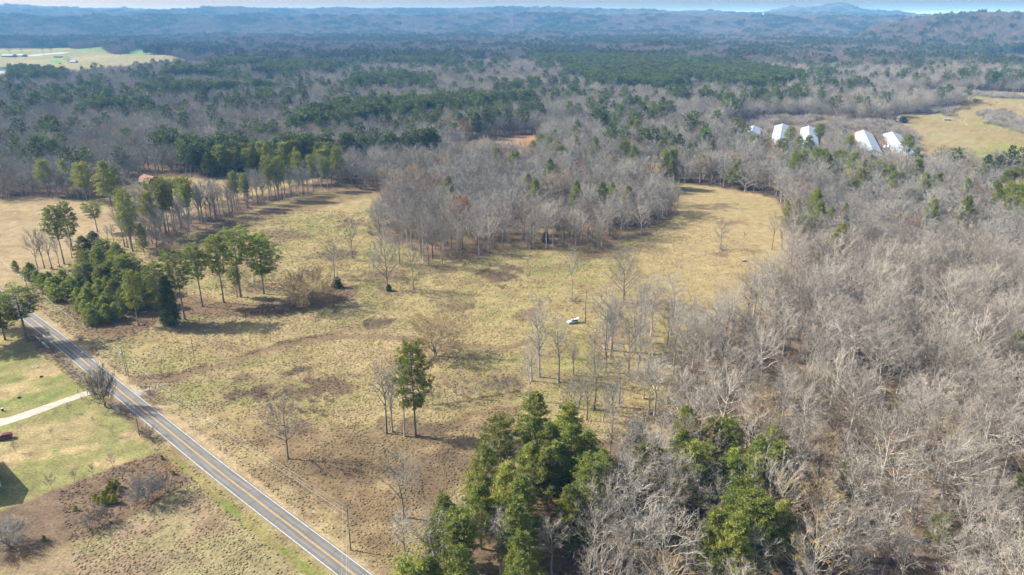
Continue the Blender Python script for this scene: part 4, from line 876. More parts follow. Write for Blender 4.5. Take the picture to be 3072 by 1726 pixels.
for x, by in [(235, 665), (285, 690), (330, 722), (395, 770), (440, 762), (500, 792), (475, 705), (560, 792), (600, 835), (612, 905), (650, 925), (692, 965), (742, 900), (700, 1005), (880, 962), (800, 905), (380, 700), (540, 730), (430, 830), (660, 850), (820, 985), (600, 745), (690, 800)]:
    h = random.uniform(5.5, 8.5); tree(PINE_Y[random.randrange(3)], at(T01(x, by)), h, 'pine_tree', 'bright green young pine in the thicket beside the road', 'tree', G, width=h * .75); n_pine += 1
tree(PINE_Y[0], at(T01(125, 610)), 6, 'pine_tree', 'lone yellow-green young pine at the left edge by the wires', 'tree', width=3, mc='needle_yellow')
G = 'pines of the lower grove'
for x, ty in [(1440, 60), (1690, 140), (1180, 268), (1075, 470), (1480, 250), (1590, 290), (1760, 310), (1870, 365), (1960, 500), (1265, 590), (1330, 690), (1045, 740), (1340, 905), (760, 855), (1370, 1125), (890, 1262), (1340, 1290), (1850, 760), (1750, 785), (640, 1300), (520, 1380), (1560, 480), (1650, 440), (1430, 430), (1880, 560), (860, 960)]:
    h = random.uniform(18, 23); tree(random.choice(PINE_G), tt(T12, x, ty, h), h, 'pine_tree', 'sunlit green pine in the grove at bottom centre', 'tree', G, width=h * .45); n_pine += 1
G = 'pines of the right-hand grove'
for x, ty in [(60, 180), (210, 270), (380, 285), (690, 300), (570, 400), (600, 540), (330, 590), (440, 730), (500, 840), (640, 890), (790, 880), (300, 960), (100, 420), (200, 480), (20, 340), (720, 430), (420, 480), (560, 660), (420, 1000)]:
    h = random.uniform(17, 22); tree(random.choice(PINE_G), tt(T22, x, ty, h), h, 'pine_tree', 'yellow-green pine in the grove left of the wide leafless wood', 'tree', G, width=h * .45); n_pine += 1
for F, x, ty, h, lab in [(T22, 1990, 1000, 15, 'thin yellowish pine half hidden in the lower right wood'), (T22, 1250, 600, 10, 'faint small pine low among the bare trees of the right wood'), (T22, 2560, 700, 12, 'pine cut by the right edge of the wood'), (T21, 2540, 1080, 18, 'single pine at the right edge deep in the bare wood')]:
    tree(PINE_T[0], tt(F, x, ty, h), h, 'pine_tree', lab, 'tree', width=h * .34); n_pine += 1
for x, ty, h, lab in [(1040, 470, 14, 'green pine leaning over bare trees at the meadow corner'), (800, 70, 13, 'small cedar at the wood edge by the field corner'), (880, 62, 12, 'yellowish young pine by the field corner'), (1140, 115, 14, 'low green pine alone in the bare wood'), (1240, 85, 14, 'round yellow-green pine alone in the bare wood')]:
    h += 6; tree(PINE_G[1], tt(T21, x, ty, h), h, 'pine_tree', lab, 'tree', width=6); n_pine += 1
G = 'pines scattered before the white sheds'
for x, ty in [(110, 245), (290, 280), (470, 305), (640, 330), (700, 350), (745, 175), (850, 290), (1000, 285), (1130, 135), (1500, 280), (800, 480), (860, 500), (1100, 460), (1180, 450), (1010, 590), (1260, 675), (1350, 470), (1450, 480), (1500, 455), (1540, 500), (1470, 620), (1540, 640), (1670, 580), (1810, 610), (1900, 620), (2040, 660), (1940, 700), (2130, 760), (2260, 660), (2200, 740), (1590, 800), (1550, 840), (1620, 860), (2420, 540), (2500, 760), (2480, 850), (2270, 280), (1800, 540), (2100, 850), (2280, 960), (40, 590), (20, 640), (60, 62), (110, 80), (1600, 500), (2060, 780), (420, 330)]:
    h = random.uniform(18, 23); tree(random.choice(PINE_G + PINE_T[2:]), tt(FF, x, ty, h), h, 'pine_tree', 'round green pine among bare trees before the white sheds', 'tree', G, width=h * .58); n_pine += 1
G = 'pines at the middle clearing'
for x, ty in [(1440, 1062), (1500, 1010), (1565, 1030), (1620, 1060), (1655, 1095)]:
    h = 20; tree(random.choice(PINE_T[2:]), tt(T10, x, ty, h), h, 'pine_tree', 'dark pine in the small clump beside the tan clearing', 'tree', G, width=11); n_pine += 1
G = 'pines behind the central wood'
for x, ty in [(2185, 895), (2230, 905), (1775, 1020), (2360, 935), (2440, 950), (2520, 945), (1420, 1310), (1470, 1345), (1960, 1370), (2040, 1370), (2170, 1400), (800, 1330), (2440, 1120), (2500, 1200), (2200, 1090), (1585, 1195), (1770, 1360), (1290, 1135), (1330, 1140), (1180, 1120)]:
    h = random.uniform(20, 26); tree(random.choice(PINE_G), tt(T10, x, ty, h), h, 'pine_tree', 'green pine rising from bare woods beyond the central wood', 'tree', G, width=h * .4); n_pine += 1
for x, by in [(722, 882), (745, 902), (785, 872), (812, 822), (832, 802), (852, 852), (880, 785), (905, 828), (832, 902), (782, 922), (868, 905), (1222, 575), (1310, 690), (570, 960), (335, 1185)]:
    h = random.uniform(1.7, 3.0) if x < 1000 and by < 950 else 1.5
    tree(PINE_Y[random.randrange(3)], at(T02(x, by)), h, 'pine_tree', 'small yellow-green pine in the brown rough strip', 'tree', 'yellow-green pines in the rough strip', width=h * .62, mc='needle_yellow')
for x, by, h, lab in [(-70, 1150, 20, 'pine beyond the left edge behind the road, near'), (-190, 1190, 19, 'pine beyond the left edge behind the road, far'), (-60, 1040, 18, 'pine beyond the left edge across the road')]:
    tree(PINE_T[3], at(T01(x, by)), h, 'pine_tree', lab, 'tree', width=12); n_pine += 1

# ------------------------------------------------------------------ buildings
def gable_house(name, label, cat, loc, rz, L, Wd, he, hr, mw, mroof, group=None, sections=1, over=.4, windows=3, missing=(), cap=None):
    """long axis along local y; wall box with gables, roof in panels, ridge cap, windows, door"""
    t = thing(name, label, cat, loc, rz, group)
    x, y = Wd / 2, L / 2; mb = MB()
    mb.prism([(-x, -.6), (x, -.6), (x, he), (0, hr - .05), (-x, he)], -y, y); mb.build('wall', M[mw], t)
    sl = math.hypot(x, hr - he); th = .14
    n = np.array([hr - he, x]) / sl; e = over / sl
    for sgn in (-1, 1):
        for k in range(sections):
            if (sgn, k) in missing: continue
            y0 = -y - over + (L + 2 * over) * k / sections; y1 = -y - over + (L + 2 * over) * (k + 1) / sections - (.05 if sections > 1 else 0)
            a = np.array([0, hr]); b_ = np.array([x + (x) * e, he - (hr - he) * e])
            pr = [a + n * .03, b_ + n * .03, b_ + n * (.03 + th), a + n * (.03 + th)]
            mb = MB(); mb.prism([(sgn * p[0], p[1]) for p in pr], y0, y1); mb.build('roof_panel', M[mroof], t)
    mb = MB(); mb.box((0, 0, hr + .2), (.6, L + 2 * over, .1)); mb.build('ridge_cap', M[cap or mroof], t)
    for k in range(windows):
        yy = -y + L * (k + .5) / max(windows, 1)
        for sgn in (-1, 1):
            mb = MB(); mb.box((sgn * (x + .03), yy, he * .58), (.1, min(1.3, L / windows * .5), he * .38)); mb.build('window', M['pane'], t)
    mb = MB(); mb.box((0, -y - .04, he * .42), (min(1.2, Wd * .3), .1, he * .84)); mb.build('door', M['dark_wood'], t)
    return t

clear = []      # spots where no wood may stand: x, y, radius
def ridge(F, far, near, z):
    a = at(F(*far), z); c = at(F(*near), z); m = (a + c) / 2; d = a - c
    return (m[0], m[1], float(hf(m[0], m[1]))), math.atan2(-d[0], d[1]), math.hypot(d[0], d[1])
for k, (far, near, lab) in enumerate([((265, 157), (222, 296), 'shortest white metal poultry shed, leftmost of five'), ((638, 133), (590, 395), 'long white poultry shed, second from the left behind pines'), ((975, 160), (985, 470), 'white poultry shed, middle of five, near end hidden by a pine'), ((1678, 218), (1800, 470), 'white poultry shed with a dark torn strip across its roof'), ((2050, 237), (2265, 535), 'rightmost white poultry shed with rust along the ridge')]):
    loc, rz, L = ridge(FF, far, near, 5.6)
    t = gable_house('poultry_shed', lab, 'shed', loc, rz, L, 16.5, 2.6, 5.6, 'wall_white', 'white_metal', 'white poultry sheds', sections=12, windows=0, missing=((-1, 6),) if k == 3 else (), cap='rust' if k == 4 else None)
    for sgn in (-1, 1):
        mb = MB(); mb.box((sgn * 8.29, 0, 1.35), (.1, L * .94, .9)); mb.build('side_curtain', M['wall_tan' if k == 4 else 'wall_grey'], t)
    for q in np.linspace(-L / 2 - (66 if k > 2 else 62), L / 2, max(int(L / 8) + 5, 9)): clear.append((loc[0] - math.sin(rz) * q, loc[1] + math.cos(rz) * q, 13))
for x, y in [(1945, 492), (1992, 482)]:
    p = at(FF(x, y)); t = thing('feed_bin', 'galvanised feed bin beside the rightmost poultry shed, %s of two' % ('left' if x < 1960 else 'right'), 'bin', p, 0, 'feed bins by the sheds')
    a = np.linspace(0, 2 * math.pi, 13)[:-1]; clear.append((p[0], p[1], 9))
    mb = MB(); mb.tube([(0, 0, 2.2), (0, 0, 5.2)], 1.3, 12); mb.build('tank', M['steel'], t, True)
    mb = MB(); mb.tube([(0, 0, 5.2), (0, 0, 6.1)], [1.35, .2], 12); mb.build('lid', M['steel'], t)
    mb = MB(); mb.tube([(0, 0, .8), (0, 0, 2.2)], [.2, 1.3], 12); mb.build('hopper', M['steel'], t)
    for q in range(4): mb = MB(); mb.tube([(1.2 * math.cos(q * 1.57), 1.2 * math.sin(q * 1.57), 0), (1.2 * math.cos(q * 1.57), 1.2 * math.sin(q * 1.57), 2.4)], .06, 5); mb.build('leg', M['steel'], t)

# rusted barn with a gambrel roof
a = at(FD(1735, 172), 7.6); c = at(FD(1858, 202), 7.6); m_ = (a + c) / 2; d = c - a
rz = math.atan2(-d[0], d[1]); L = math.hypot(d[0], d[1]); L = min(max(L, 12), 16)
bt = thing('barn', 'weathered barn with a rusted tin gambrel roof behind the hedgerow', 'barn', (m_[0], m_[1], 0), rz); clear.append((m_[0], m_[1], 17)); clear.append((m_[0] + 2, m_[1] - 16, 12)); clear.append((m_[0] + 4, m_[1] - 34, 14))
W2 = 5.2; prof = [(-W2, 3.2), (-W2 * .62, 6.2), (0, 7.6), (W2 * .62, 6.2), (W2, 3.2)]
mb = MB(); mb.prism([(-W2 + .2, -.3), (W2 - .2, -.3)] + [(p * .96, q - .1) for p, q in prof[::-1]], -L / 2, L / 2); mb.build('wall', M['dark_wood'], bt)
for k in range(4):
    (p0, q0), (p1, q1) = prof[k], prof[k + 1]; nx, nz_ = -(q1 - q0), (p1 - p0); ln = math.hypot(nx, nz_); nx, nz_ = nx / ln * .1, nz_ / ln * .1
    if k == 0: p0, q0 = p0 - .3, q0 - .35
    if k == 3: p1, q1 = p1 + .3, q1 - .35
    for s_ in range(4):
        y0 = -L / 2 - .4 + (L + .8) * s_ / 4; mb = MB(); mb.prism([(p0, q0), (p1, q1), (p1 + nx, q1 + nz_), (p0 + nx, q0 + nz_)], y0, y0 + (L + .8) / 4 - .04); mb.build('roof_sheet', M['rust'], bt)
mb = MB(); mb.box((0, L / 2 + .05, 1.7), (3.0, .1, 3.4)); mb.build('barn_door', M['post'], bt)
mb = MB(); mb.box((0, L / 2 + .05, 5.2), (1.2, .1, 1.2)); mb.build('loft_door', M['post'], bt)

HOUSES = [  # frame, x, y, long, wide, eave, ridge, turn, wall, roof, what it is, label
 (T00, 1490, 572, 15, 9, 3, 6.5, 80, 'wall_white', 'roof_dark', 'house', 'white house with a dark roof among trees below the far pasture'),
 (T00, 560, 475, 17, 11, 3, 6, 75, 'wall_grey', 'roof_blue', 'house', 'blue-roofed house beside the single pasture tree'),
 (T00, 455, 484, 6, 3, 2.3, 3, 10, 'wall_white', 'roof_brown', 'shed', 'tiny white shed left of the single pasture tree'),
 (T00, 70, 430, 36, 22, 4, 8, 85, 'wall_grey', 'roof_blue', 'barn', 'wide grey-roofed barn at the far left of the pasture'),
 (T00, 165, 428, 26, 18, 4, 7.5, 70, 'wall_grey', 'roof_blue', 'barn', 'smaller grey-roofed barn right of the wide barn'),
 (T00, 440, 436, 26, 7, 2.5, 4, 85, 'wall_grey', 'roof_dark', 'shed', 'low dark sheds by the long pond'),
 (T00, 1520, 442, 26, 10, 3, 5, 82, 'wall_grey', 'roof_blue', 'house', 'long bluish building at the right end of the far pasture'),
 (T00, 1450, 472, 40, 16, 4, 7, 100, 'wall_grey', 'grey_metal', 'barn', 'grey-roofed barn at the near right corner of the far pasture'),
 (T00, 622, 328, 12, 10, 6, 9, 20, 'wall_white', 'roof_dark', 'house', 'white two-storey house above the far pasture'),
 (T00, 510, 692, 22, 11, 3, 6, 85, 'wall_tan', 'roof_brown', 'house', 'brown-roofed house hidden in woods at left'),
 (T00, 1360, 850, 20, 7, 2.6, 4, 92, 'wall_white', 'wall_white', 'house', 'row of white roofs in the woods near the left clearing'),
 (T00, 1240, 856, 12, 9, 3, 6, 30, 'wall_white', 'grey_metal', 'house', 'grey-roofed house left of the row of white roofs'),
 (T00, 1565, 812, 5, 2.4, 2, 2.4, 80, 'wall_white', 'wall_white', 'trailer', 'tiny white trailer parked on the left clearing'),
 (T00, 2030, 642, 22, 6, 2.7, 3.8, 95, 'wall_white', 'wall_white', 'house', 'white mobile homes in the woods left of the pine stand'),
 (T00, 2515, 438, 60, 14, 4, 6.5, 100, 'wall_white', 'white_metal', 'shed', 'long white roof in the woods, upper middle'),
 (T10, 800, 612, 18, 7, 2.8, 4.2, 70, 'wall_white', 'wall_white', 'house', 'white mobile home right of the upper pine stand'),
 (T10, 1380, 610, 22, 10, 3, 6, 95, 'wall_white', 'grey_metal', 'house', 'white house with a grey roof in the middle woods'),
 (T10, 1320, 560, 12, 8, 3, 6, 75, 'wall_tan', 'roof_blue', 'house', 'small house with a blue roof under tall pines'),
 (T10, 578, 345, 18, 12, 5, 9, 60, 'wall_tan', 'roof_brown', 'house', 'tan house on the far wooded slope'),
 (T10, 505, 572, 20, 8, 3, 5, 95, 'wall_grey', 'roof_blue', 'house', 'grey house above the upper pine stand'),
 (T20, 1285, 402, 18, 11, 4, 8, 60, 'wall_grey', 'roof_blue', 'house', 'grey house among pines, leftmost of the far right village'),
 (T20, 1562, 412, 14, 11, 6, 10, 20, 'wall_grey', 'roof_dark', 'house', 'tall dark-roofed house in the far right village'),
 (T20, 1648, 408, 16, 10, 4, 8, 60, 'wall_tan', 'roof_brown', 'house', 'brown-roofed house right of the tall village pine'),
 (T20, 1755, 400, 18, 12, 5, 9, 40, 'wall_grey', 'roof_blue', 'house', 'blue-grey house at the right of the village'),
 (T20, 1970, 428, 20, 10, 4, 7, 80, 'wall_white', 'wall_white', 'house', 'white house in bare woods right of the village'),
 (T20, 1605, 645, 20, 10, 3, 5.2, 80, 'dark_wood', 'grey_metal', 'barn', 'old dark barn with a low grey tin roof by the bare wood'),
 (T20, 1628, 634, 9, 8, 6.5, 9, 80, 'dark_wood', 'grey_metal', 'barn', 'tall dark barn section behind the low tin roof'),
 (T20, 1745, 582, 12, 9, 4, 7, 50, 'wall_white', 'roof_blue', 'house', 'white house half hidden by pines right of old barn'),
 (T20, 2425, 424, 62, 16, 5, 7, 98, 'wall_white', 'white_metal', 'shed', 'long white building on the tan hill at right'),
 (T20, 2565, 462, 46, 26, 7, 9, 85, 'wall_white', 'roof_dark', 'building', 'large dark-roofed building cut by the right edge'),
 (T20, 1632, 912, 4.5, 4, 4.5, 5.6, 10, 'wall_white', 'grey_metal', 'shed', 'small white shed beside the pasture cedar'),
 (T20, 1995, 910, 8, 3.5, 1.6, 2.4, 80, 'wall_grey', 'grey_metal', 'shed', 'low grey shelter in the middle of the right pasture'),
]
for F, x, y, L, Wd, he, hr, tn_, mw, mr_, cat, lab in HOUSES:
    p = at(F(x, y)); r = math.hypot(p[0], p[1])
    gable_house(cat if cat not in ('house', 'building') else ('farm_house' if cat == 'house' else 'warehouse'), lab, cat, p, R_(tn_), L, Wd, he, hr, mw, mr_, windows=3 if L < 30 else 6)
    ux, uy = -p[0] / r, -p[1] / r
    for q in (0, .35, .7, 1.0): clear.append((p[0] + ux * q * r * .045, p[1] + uy * q * r * .045, L * .5 + 6))
# house just outside the picture on the left, whose roof shadow falls on the lawn corner
e0 = at(T02(0, 715)); e1 = at(T02(163, 905)); dv_ = (e1 - e0)[:2]; dv_ /= np.linalg.norm(dv_)
sh = np.array([-SV[0], -SV[1]]) / SV[2]; hr = 10.0; rend = e1[:2] - sh * hr
rzh = math.atan2(-dv_[0], dv_[1]); Lh = 20; mid = rend - dv_ * (Lh / 2 + .4)
gable_house('farm_house', 'house beyond the left edge casting its roof shadow on the lawn', 'house', (mid[0], mid[1], 0), rzh, Lh, 11, 6, hr, 'wall_white', 'roof_brown', windows=4)
# water tower and masts on the skyline
p = at(T20(605, 150)); t = thing('water_tower', 'pale water tower on the far ridge', 'tower', p)
mb = MB(); zz = np.linspace(-1, 1, 9); mb.tube([(0, 0, 34 + 7 * v) for v in zz], [max(8 * math.sqrt(max(0, 1 - v * v)), .3) for v in zz], 12); mb.build('tank', M['xfmr'], t, True)
mb = MB(); mb.tube([(0, 0, -5), (0, 0, 6), (0, 0, 30)], [3.4, 1.9, 1.9], 10); mb.build('stem', M['xfmr'], t)
for x, y, hh, lab in [(2538, 78, 150, 'taller of two radio masts on the far hill'), (2515, 80, 130, 'shorter of two radio masts on the far hill')]:
    r = ray(*T00(x, y)); k = 7600 / math.hypot(r[0], r[1]); px_, py_ = r[0] * k, r[1] * k
    t = thing('radio_mast', lab, 'mast', (px_, py_, float(hf(px_, py_)) - 2), 0, 'radio masts on the skyline')
    for q in range(3): mb = MB(); mb.tube([(1.6 * math.cos(q * 2.09), 1.6 * math.sin(q * 2.09), 0), (.9 * math.cos(q * 2.09), .9 * math.sin(q * 2.09), hh)], .35, 4); mb.build('leg', M['steel'], t)
    mb = MB()
    for q in range(12): mb.box((0, 0, hh * (q + 1) / 12), (2.2, 2.2, .4))
    mb.build('bracing', M['steel'], t)

# ------------------------------------------------------------------ vehicles
def car(name, label, loc, rz, paint, tailgate=False, roof_box=False):
    t = thing(name, label, 'car', loc, rz); w = .95
    def loft(rows):
        """rows: (x, half width bottom, z bottom, half width top, z top)"""
        V = []
        for (x, wb, zb, wt, zt_) in rows: V += [(x, -wb, zb), (x, wb, zb), (x, wt, zt_), (x, -wt, zt_)]
        T = []; n = len(rows)
        for i in range(n - 1):
            for k in range(4):
                a, b_ = i * 4 + k, i * 4 + (k + 1) % 4; T += [[a, b_, b_ + 4], [a, b_ + 4, a + 4]]
        T += [[0, 2, 1], [0, 3, 2], [(n - 1) * 4, (n - 1) * 4 + 1, (n - 1) * 4 + 2], [(n - 1) * 4, (n - 1) * 4 + 2, (n - 1) * 4 + 3]]
        return np.array(V), np.array(T)
    b1 = MB(); b1.add(*loft([(-2.36, .80, .50, .78, .92), (-2.28, .90, .36, .88, 1.02), (-1.5, w, .32, w - .03, 1.06), (.9, w, .32, w - .03, 1.04), (1.6, w - .01, .34, w - .08, .98), (2.15, .90, .36, .84, .90), (2.36, .74, .44, .66, .76)]))
    body = b1.build('body', M[paint], t)
    c1 = MB(); c1.add(*loft([(-2.30, .84, 1.0, .74, 1.22), (-2.12, .86, 1.02, .70, 1.66), (-1.2, .88, 1.04, .72, 1.72), (.2, .88, 1.04, .71, 1.69), (.42, .88, 1.03, .70, 1.62), (1.02, .86, 1.01, .80, 1.06)])); c1.build('cabin', M[paint], t)
    def panel(nm, pts, m, par=t):
        mb = MB(); mb.quad(*pts); return mb.build(nm, M[m], par)
    for s in (-1, 1):
        for (x0, x1, x2, x3) in ((.78, -.32, -.32, .30), (-.40, -1.25, -1.25, -.40), (-1.33, -2.1, -2.02, -1.33)):
            y0, y1 = s * .893, s * .752
            panel('side_window', [(x0, y0, 1.10), (x1, y0, 1.10), (x2, y1, 1.60), (x3, y1, 1.60)], 'glass')
        mb = MB(); mb.box((.75, s * 1.0, 1.12), (.16, .2, .13)); mb.build('mirror', M[paint], t)
        mb = MB(); mb.box((2.2, s * .66, .78), (.22, .3, .13)); mb.build('headlight', M['lamp_clear'], t)
        mb = MB(); mb.box((-2.33, s * .76, .93), (.1, .16, .3)); mb.build('tail_light', M['lamp_red'], t)
        mb = MB(); mb.tube([(.1, s * .62, 1.78), (-1.9, s * .62, 1.78)], .025, 5); mb.build('roof_rail', M['black'], t)
        for x in (1.42, -1.42):
            wl = MB(); prof = [(.22, -.11), (.35, -.115), (.355, .0), (.35, .115), (.22, .11)]
            wl.tube([(x, s * .84 + v, .355) for _, v in prof], [u for u, _ in prof], 16)
            wt_ = wl.build('wheel', M['tyre'], t, True)
            rm = MB(); rm.tube([(x, s * .84 + s * .09, .355), (x, s * .84 + s * .125, .355)], [.22, .2], 12); rm.build('rim', M['rim'], wt_)
            ar = MB(); aa_ = np.linspace(0, math.pi, 9); ar.tube([(x + .44 * math.cos(q), s * .945, .36 + .44 * math.sin(q)) for q in aa_], .035, 4); ar.build('wheel_arch', M['black'], t)
    panel('windscreen', [(.98, -.80, 1.09), (.98, .80, 1.09), (.46, .70, 1.62), (.46, -.70, 1.62)], 'windscreen')
    mb = MB(); mb.box((2.33, 0, .60), (.1, 1.0, .2)); mb.build('grille', M['black'], t)
    if tailgate:
        panel('cargo_opening', [(-2.335, -.74, .95), (-2.15, -.68, 1.60), (-2.15, .68, 1.60), (-2.335, .74, .95)], 'black')
        tg = MB(); tg.add(*loft([(-3.05, .68, 1.98, .68, 2.06), (-2.55, .72, 1.86, .72, 1.95), (-2.08, .70, 1.68, .70, 1.76)])); g_ = tg.build('tailgate', M[paint], t)
        g_['label'] = 'raised tailgate'
        panel('tailgate_window', [(-2.95, -.58, 1.955), (-2.5, -.60, 1.84), (-2.5, .60, 1.84), (-2.95, .58, 1.955)], 'glass', g_)
    else: panel('rear_window', [(-2.325, -.66, 1.16), (-2.175, -.62, 1.58), (-2.175, .62, 1.58), (-2.325, .66, 1.16)], 'glass')
    if roof_box: panel('sunroof', [(.0, -.42, 1.705), (.0, .42, 1.705), (-.5, .42, 1.722), (-.5, -.42, 1.722)], 'black')
    return t
f0 = at(FZ(905, 945)); r0_ = at(FZ(1140, 908)); d = (f0 - r0_)[:2]; mid = (f0 + r0_)[:2] / 2; d /= np.linalg.norm(d); mid += np.array([-d[1], d[0]]) * (-.85 if d[0] > 0 else -.85) * -1 * (1 if (-d[1], d[0])[1] > 0 else -1) * -1 * -1
car('parked_car', 'white SUV with raised tailgate parked in the meadow', (mid[0], mid[1], .0), math.atan2(d[1], d[0]), 'car_white', True, True)
f0 = at(FE(-30, 1125)); r0_ = at(FE(165, 1092)); d = (f0 - r0_)[:2]; d /= np.linalg.norm(d); nr = np.array([-d[1], d[0]]); nr *= np.sign(nr[1])
mid = r0_[:2] + d * 1.42 + nr * .85
car('parked_car', 'dark red SUV on the lawn at the left edge', (mid[0], mid[1], .0), math.atan2(d[1], d[0]), 'car_red')

# ------------------------------------------------------------------ poles, wires, fences, small things
def pole(p, h, label, arm=0, transformer=False, cat='pole', side=-1, name='utility_pole', rad=.15):
    t = thing(name, label, cat, p, 0, 'utility poles')
    mb = MB(); mb.tube([(0, 0, -.2), (0, 0, h * .5), (0, 0, h)], [rad, rad * .85, rad * .68], 8); mb.build('shaft', M['pole'], t, True)
    for k in range(arm):
        z = h - .35 - k * 1.1
        mb = MB(); mb.tube([(0, 0, z), (-.6, .1, z + .1), (-1.0, .1, z + .12)], .035, 5); mb.build('bracket', M['steel'], t)
        mb = MB(); mb.tube([(-1.0, .1, z + .1), (-1.0, .1, z + .2), (-1.0, .1, z + .3)], [.05, .08, .04], 6); mb.build('insulator', M['xfmr'], t)
    if transformer:
        mb = MB(); mb.tube([(-.42, -.1, h - 2.5), (-.42, -.1, h - 2.45), (-.42, -.1, h - 1.5), (-.42, -.1, h - 1.4)], [.25, .3, .3, .2], 12); mb.build('transformer', M['xfmr'], t, True)
    return t
pl = []
for F, bx, by, ty, lab, arm, tf in [(FC, 1418, 1148, 590, 'tall utility pole on the right of the road at bottom', 2, False), (FA, 1527, 1310, 990, 'utility pole with a transformer right of the road', 2, True), (FA, 345, 322, 105, 'utility pole with transformer at the far left bend of the road', 2, True)]:
    p, h = tb(F, bx, by, ty); pole(p, h, lab, arm, tf); pl.append((p, h))
for F, bx, by, ty, lab in [(FA, 1553, 1328, 1115, 'short stub pole beside the transformer pole'), (FB, 882, 1040, 755, 'leaning pole in the ditch left of the road'), (FA, 2338, 1075, 838, 'thin pole standing alone in the meadow'), (T01, 1858, 968, 858, 'thin dark pole in the shade of the meadow-edge pines'), (FG, 1640, 1250, 1120, 'light pole in the right-hand pasture')]:
    p, h = tb(F, bx, by, ty); pole(p, h, lab, 0, False, rad=.11)
pn = np.array([-27.4, 88.0, 0]); pole(pn, 13.0, 'utility pole just below the bottom edge of the picture', 2)
d_ = pl[2][0] - pl[1][0]; pe = pl[2][0] + d_ * 1.0; pole(pe, 11.5, 'utility pole beyond the left edge along the road', 2)
chain = [(pn, 13.0)] + pl + [(pe, 11.5)]
for k, (dz, dx, lab) in enumerate([(.05, -1.0, 'topmost power line along the road, on upper brackets'), (1.15, -1.0, 'second power line from the top along the road'), (2.7, -.17, 'third line down along the road, on the poles'), (3.2, .17, 'fourth line down along the road, on the poles'), (4.3, -.4, 'lowest communication cable along the road')]):
    pts = []
    for (a, ha), (b_, hb) in zip(chain[:-1], chain[1:]):
        n_ = 14
        for q in range(n_):
            u = q / n_; sag = 4 * u * (1 - u) * np.linalg.norm((b_ - a)[:2]) * .011
            za = ha - (dz if ha > 10 else dz * .75); zb = hb - (dz if hb > 10 else dz * .75)
            pts.append((a[0] * (1 - u) + b_[0] * u + dx, a[1] * (1 - u) + b_[1] * u + .1, za * (1 - u) + zb * u - sag))
    mb = MB(); mb.tube(pts, .010, 4); tag(mb.build('power_line', M['wire']), lab, 'cable', 'cables strung along the road')
a, ha = tb(FB, 882, 1040, 755); b_, hb = pl[1]
mb = MB(); mb.tube([tuple(a * (1 - u) + b_ * u + np.array([0, 0, (ha - .2) * (1 - u) + (hb - 2.2) * u - 4 * u * (1 - u) * 1.6])) for u in np.linspace(0, 1, 16)], .012, 4); tag(mb.build('power_line', M['wire']), 'slack cable crossing the road to the leaning ditch pole', 'cable', 'cables strung along the road')
# dead snag beside the white car
p, h = tb(FZ, 1485, 925, -1150 + 0); h = hgt(FZ(1485, 925), T11(0, 745)[1])
t = thing('dead_tree', 'dead branchless snag standing beside the white car', 'tree', p)
mb = MB(); zz = np.linspace(0, h, 10); mb.tube(np.c_[np.sin(zz * .6) * .12, np.cos(zz * .5) * .1 - .1, zz], np.interp(zz, [0, h * .3, h], [.26, .2, .07]), 7); mb.build('trunk', M['bark_dark'], t)
for k, (z, az_, L) in enumerate([(h * .33, 2.9, 1.6), (h * .36, .2, 2.4), (h * .5, -.3, 1.1), (h * .62, .6, 2.0), (h * .72, 1.2, 1.4), (h * .45, 3.4, .8), (h * .82, .1, 1.0)]):
    mb = MB(); mb.tube([(0, 0, z), (math.cos(az_) * L * .5, math.sin(az_) * L * .5, z + .1 * L), (math.cos(az_) * L, math.sin(az_) * L, z + (.55 if k > 2 else -.35) * L)], [.06, .04, .012], 4); mb.build('limb', M['bark'], t)
placed.append((p[0], p[1]))
# rail gate at the corner of the rough strip
q0, q1, q2 = (at(T02(*v)) for v in ((1318, 785), (1378, 772), (1446, 738)))
t = thing('rail_fence', 'short dark wooden rail fence at the field corner', 'fence', q0)
for q in (q0, q1, q2):
    v = q - q0; mb = MB(); mb.tube([(v[0], v[1], -.2), (v[0], v[1], 1.5)], .11, 6); mb.build('post', M['post'], t)
for z in (1.35,):
    for u, v in ((q0, q1), (q1, q2)):
        u_, v_ = u - q0, v - q0; mb = MB(); mb.tube([(u_[0], u_[1], z), (v_[0], v_[1], z)], .09, 5); mb.build('rail', M['post'], t)
posts = [(T02, 1510, 797, 'single fence post right of the rail fence'), (FE, 1612, 155, 'post on the upper side of the driveway mouth'), (FE, 1695, 228, 'post on the lower side of the driveway mouth'), (FE, 1738, 210, 'reddish post nearest the road at the driveway'), (FE, 1512, 192, 'thin post farther along the driveway'), (FB, 1003, 492, 'post on the left of the field entrance'), (FB, 1117, 462, 'post on the right of the field entrance'), (FB, 1560, 965, 'fence post in the roadside grass')]
for F, x, y, lab in posts:
    t = thing('fence_post', lab, 'post', at(F(x, y)), 0, 'fence posts'); mb = MB(); mb.tube([(0, 0, -.2), (.02, 0, .7), (.03, .01, 1.35), (.03, .01, 1.42)], [.09, .085, .08, .03], 6); mb.build('shaft', M['post'], t)
fl_ = resample([at(p)[:2] for p in (FB(1150, 470), FB(1400, 690), FC(150, 190), FC(620, 560), FC(1100, 930))], 7.5)
for k, q in enumerate(fl_):
    o_ = q + rng.normal(size=2) * .2; t = thing('fence_post', 'weathered post of the wire fence between road and meadow', 'post', (o_[0], o_[1], 0), 0, 'wire fence posts along the road'); mb = MB(); mb.tube([(0, 0, -.2), (.03, 0, .7), (.03, .02, 1.2)], [.06, .055, .045], 5); mb.build('shaft', M['post'], t)
p = at(FE(52, 535)); t = thing('oil_barrel', 'rusty burn barrel on the lawn at left', 'barrel', p)
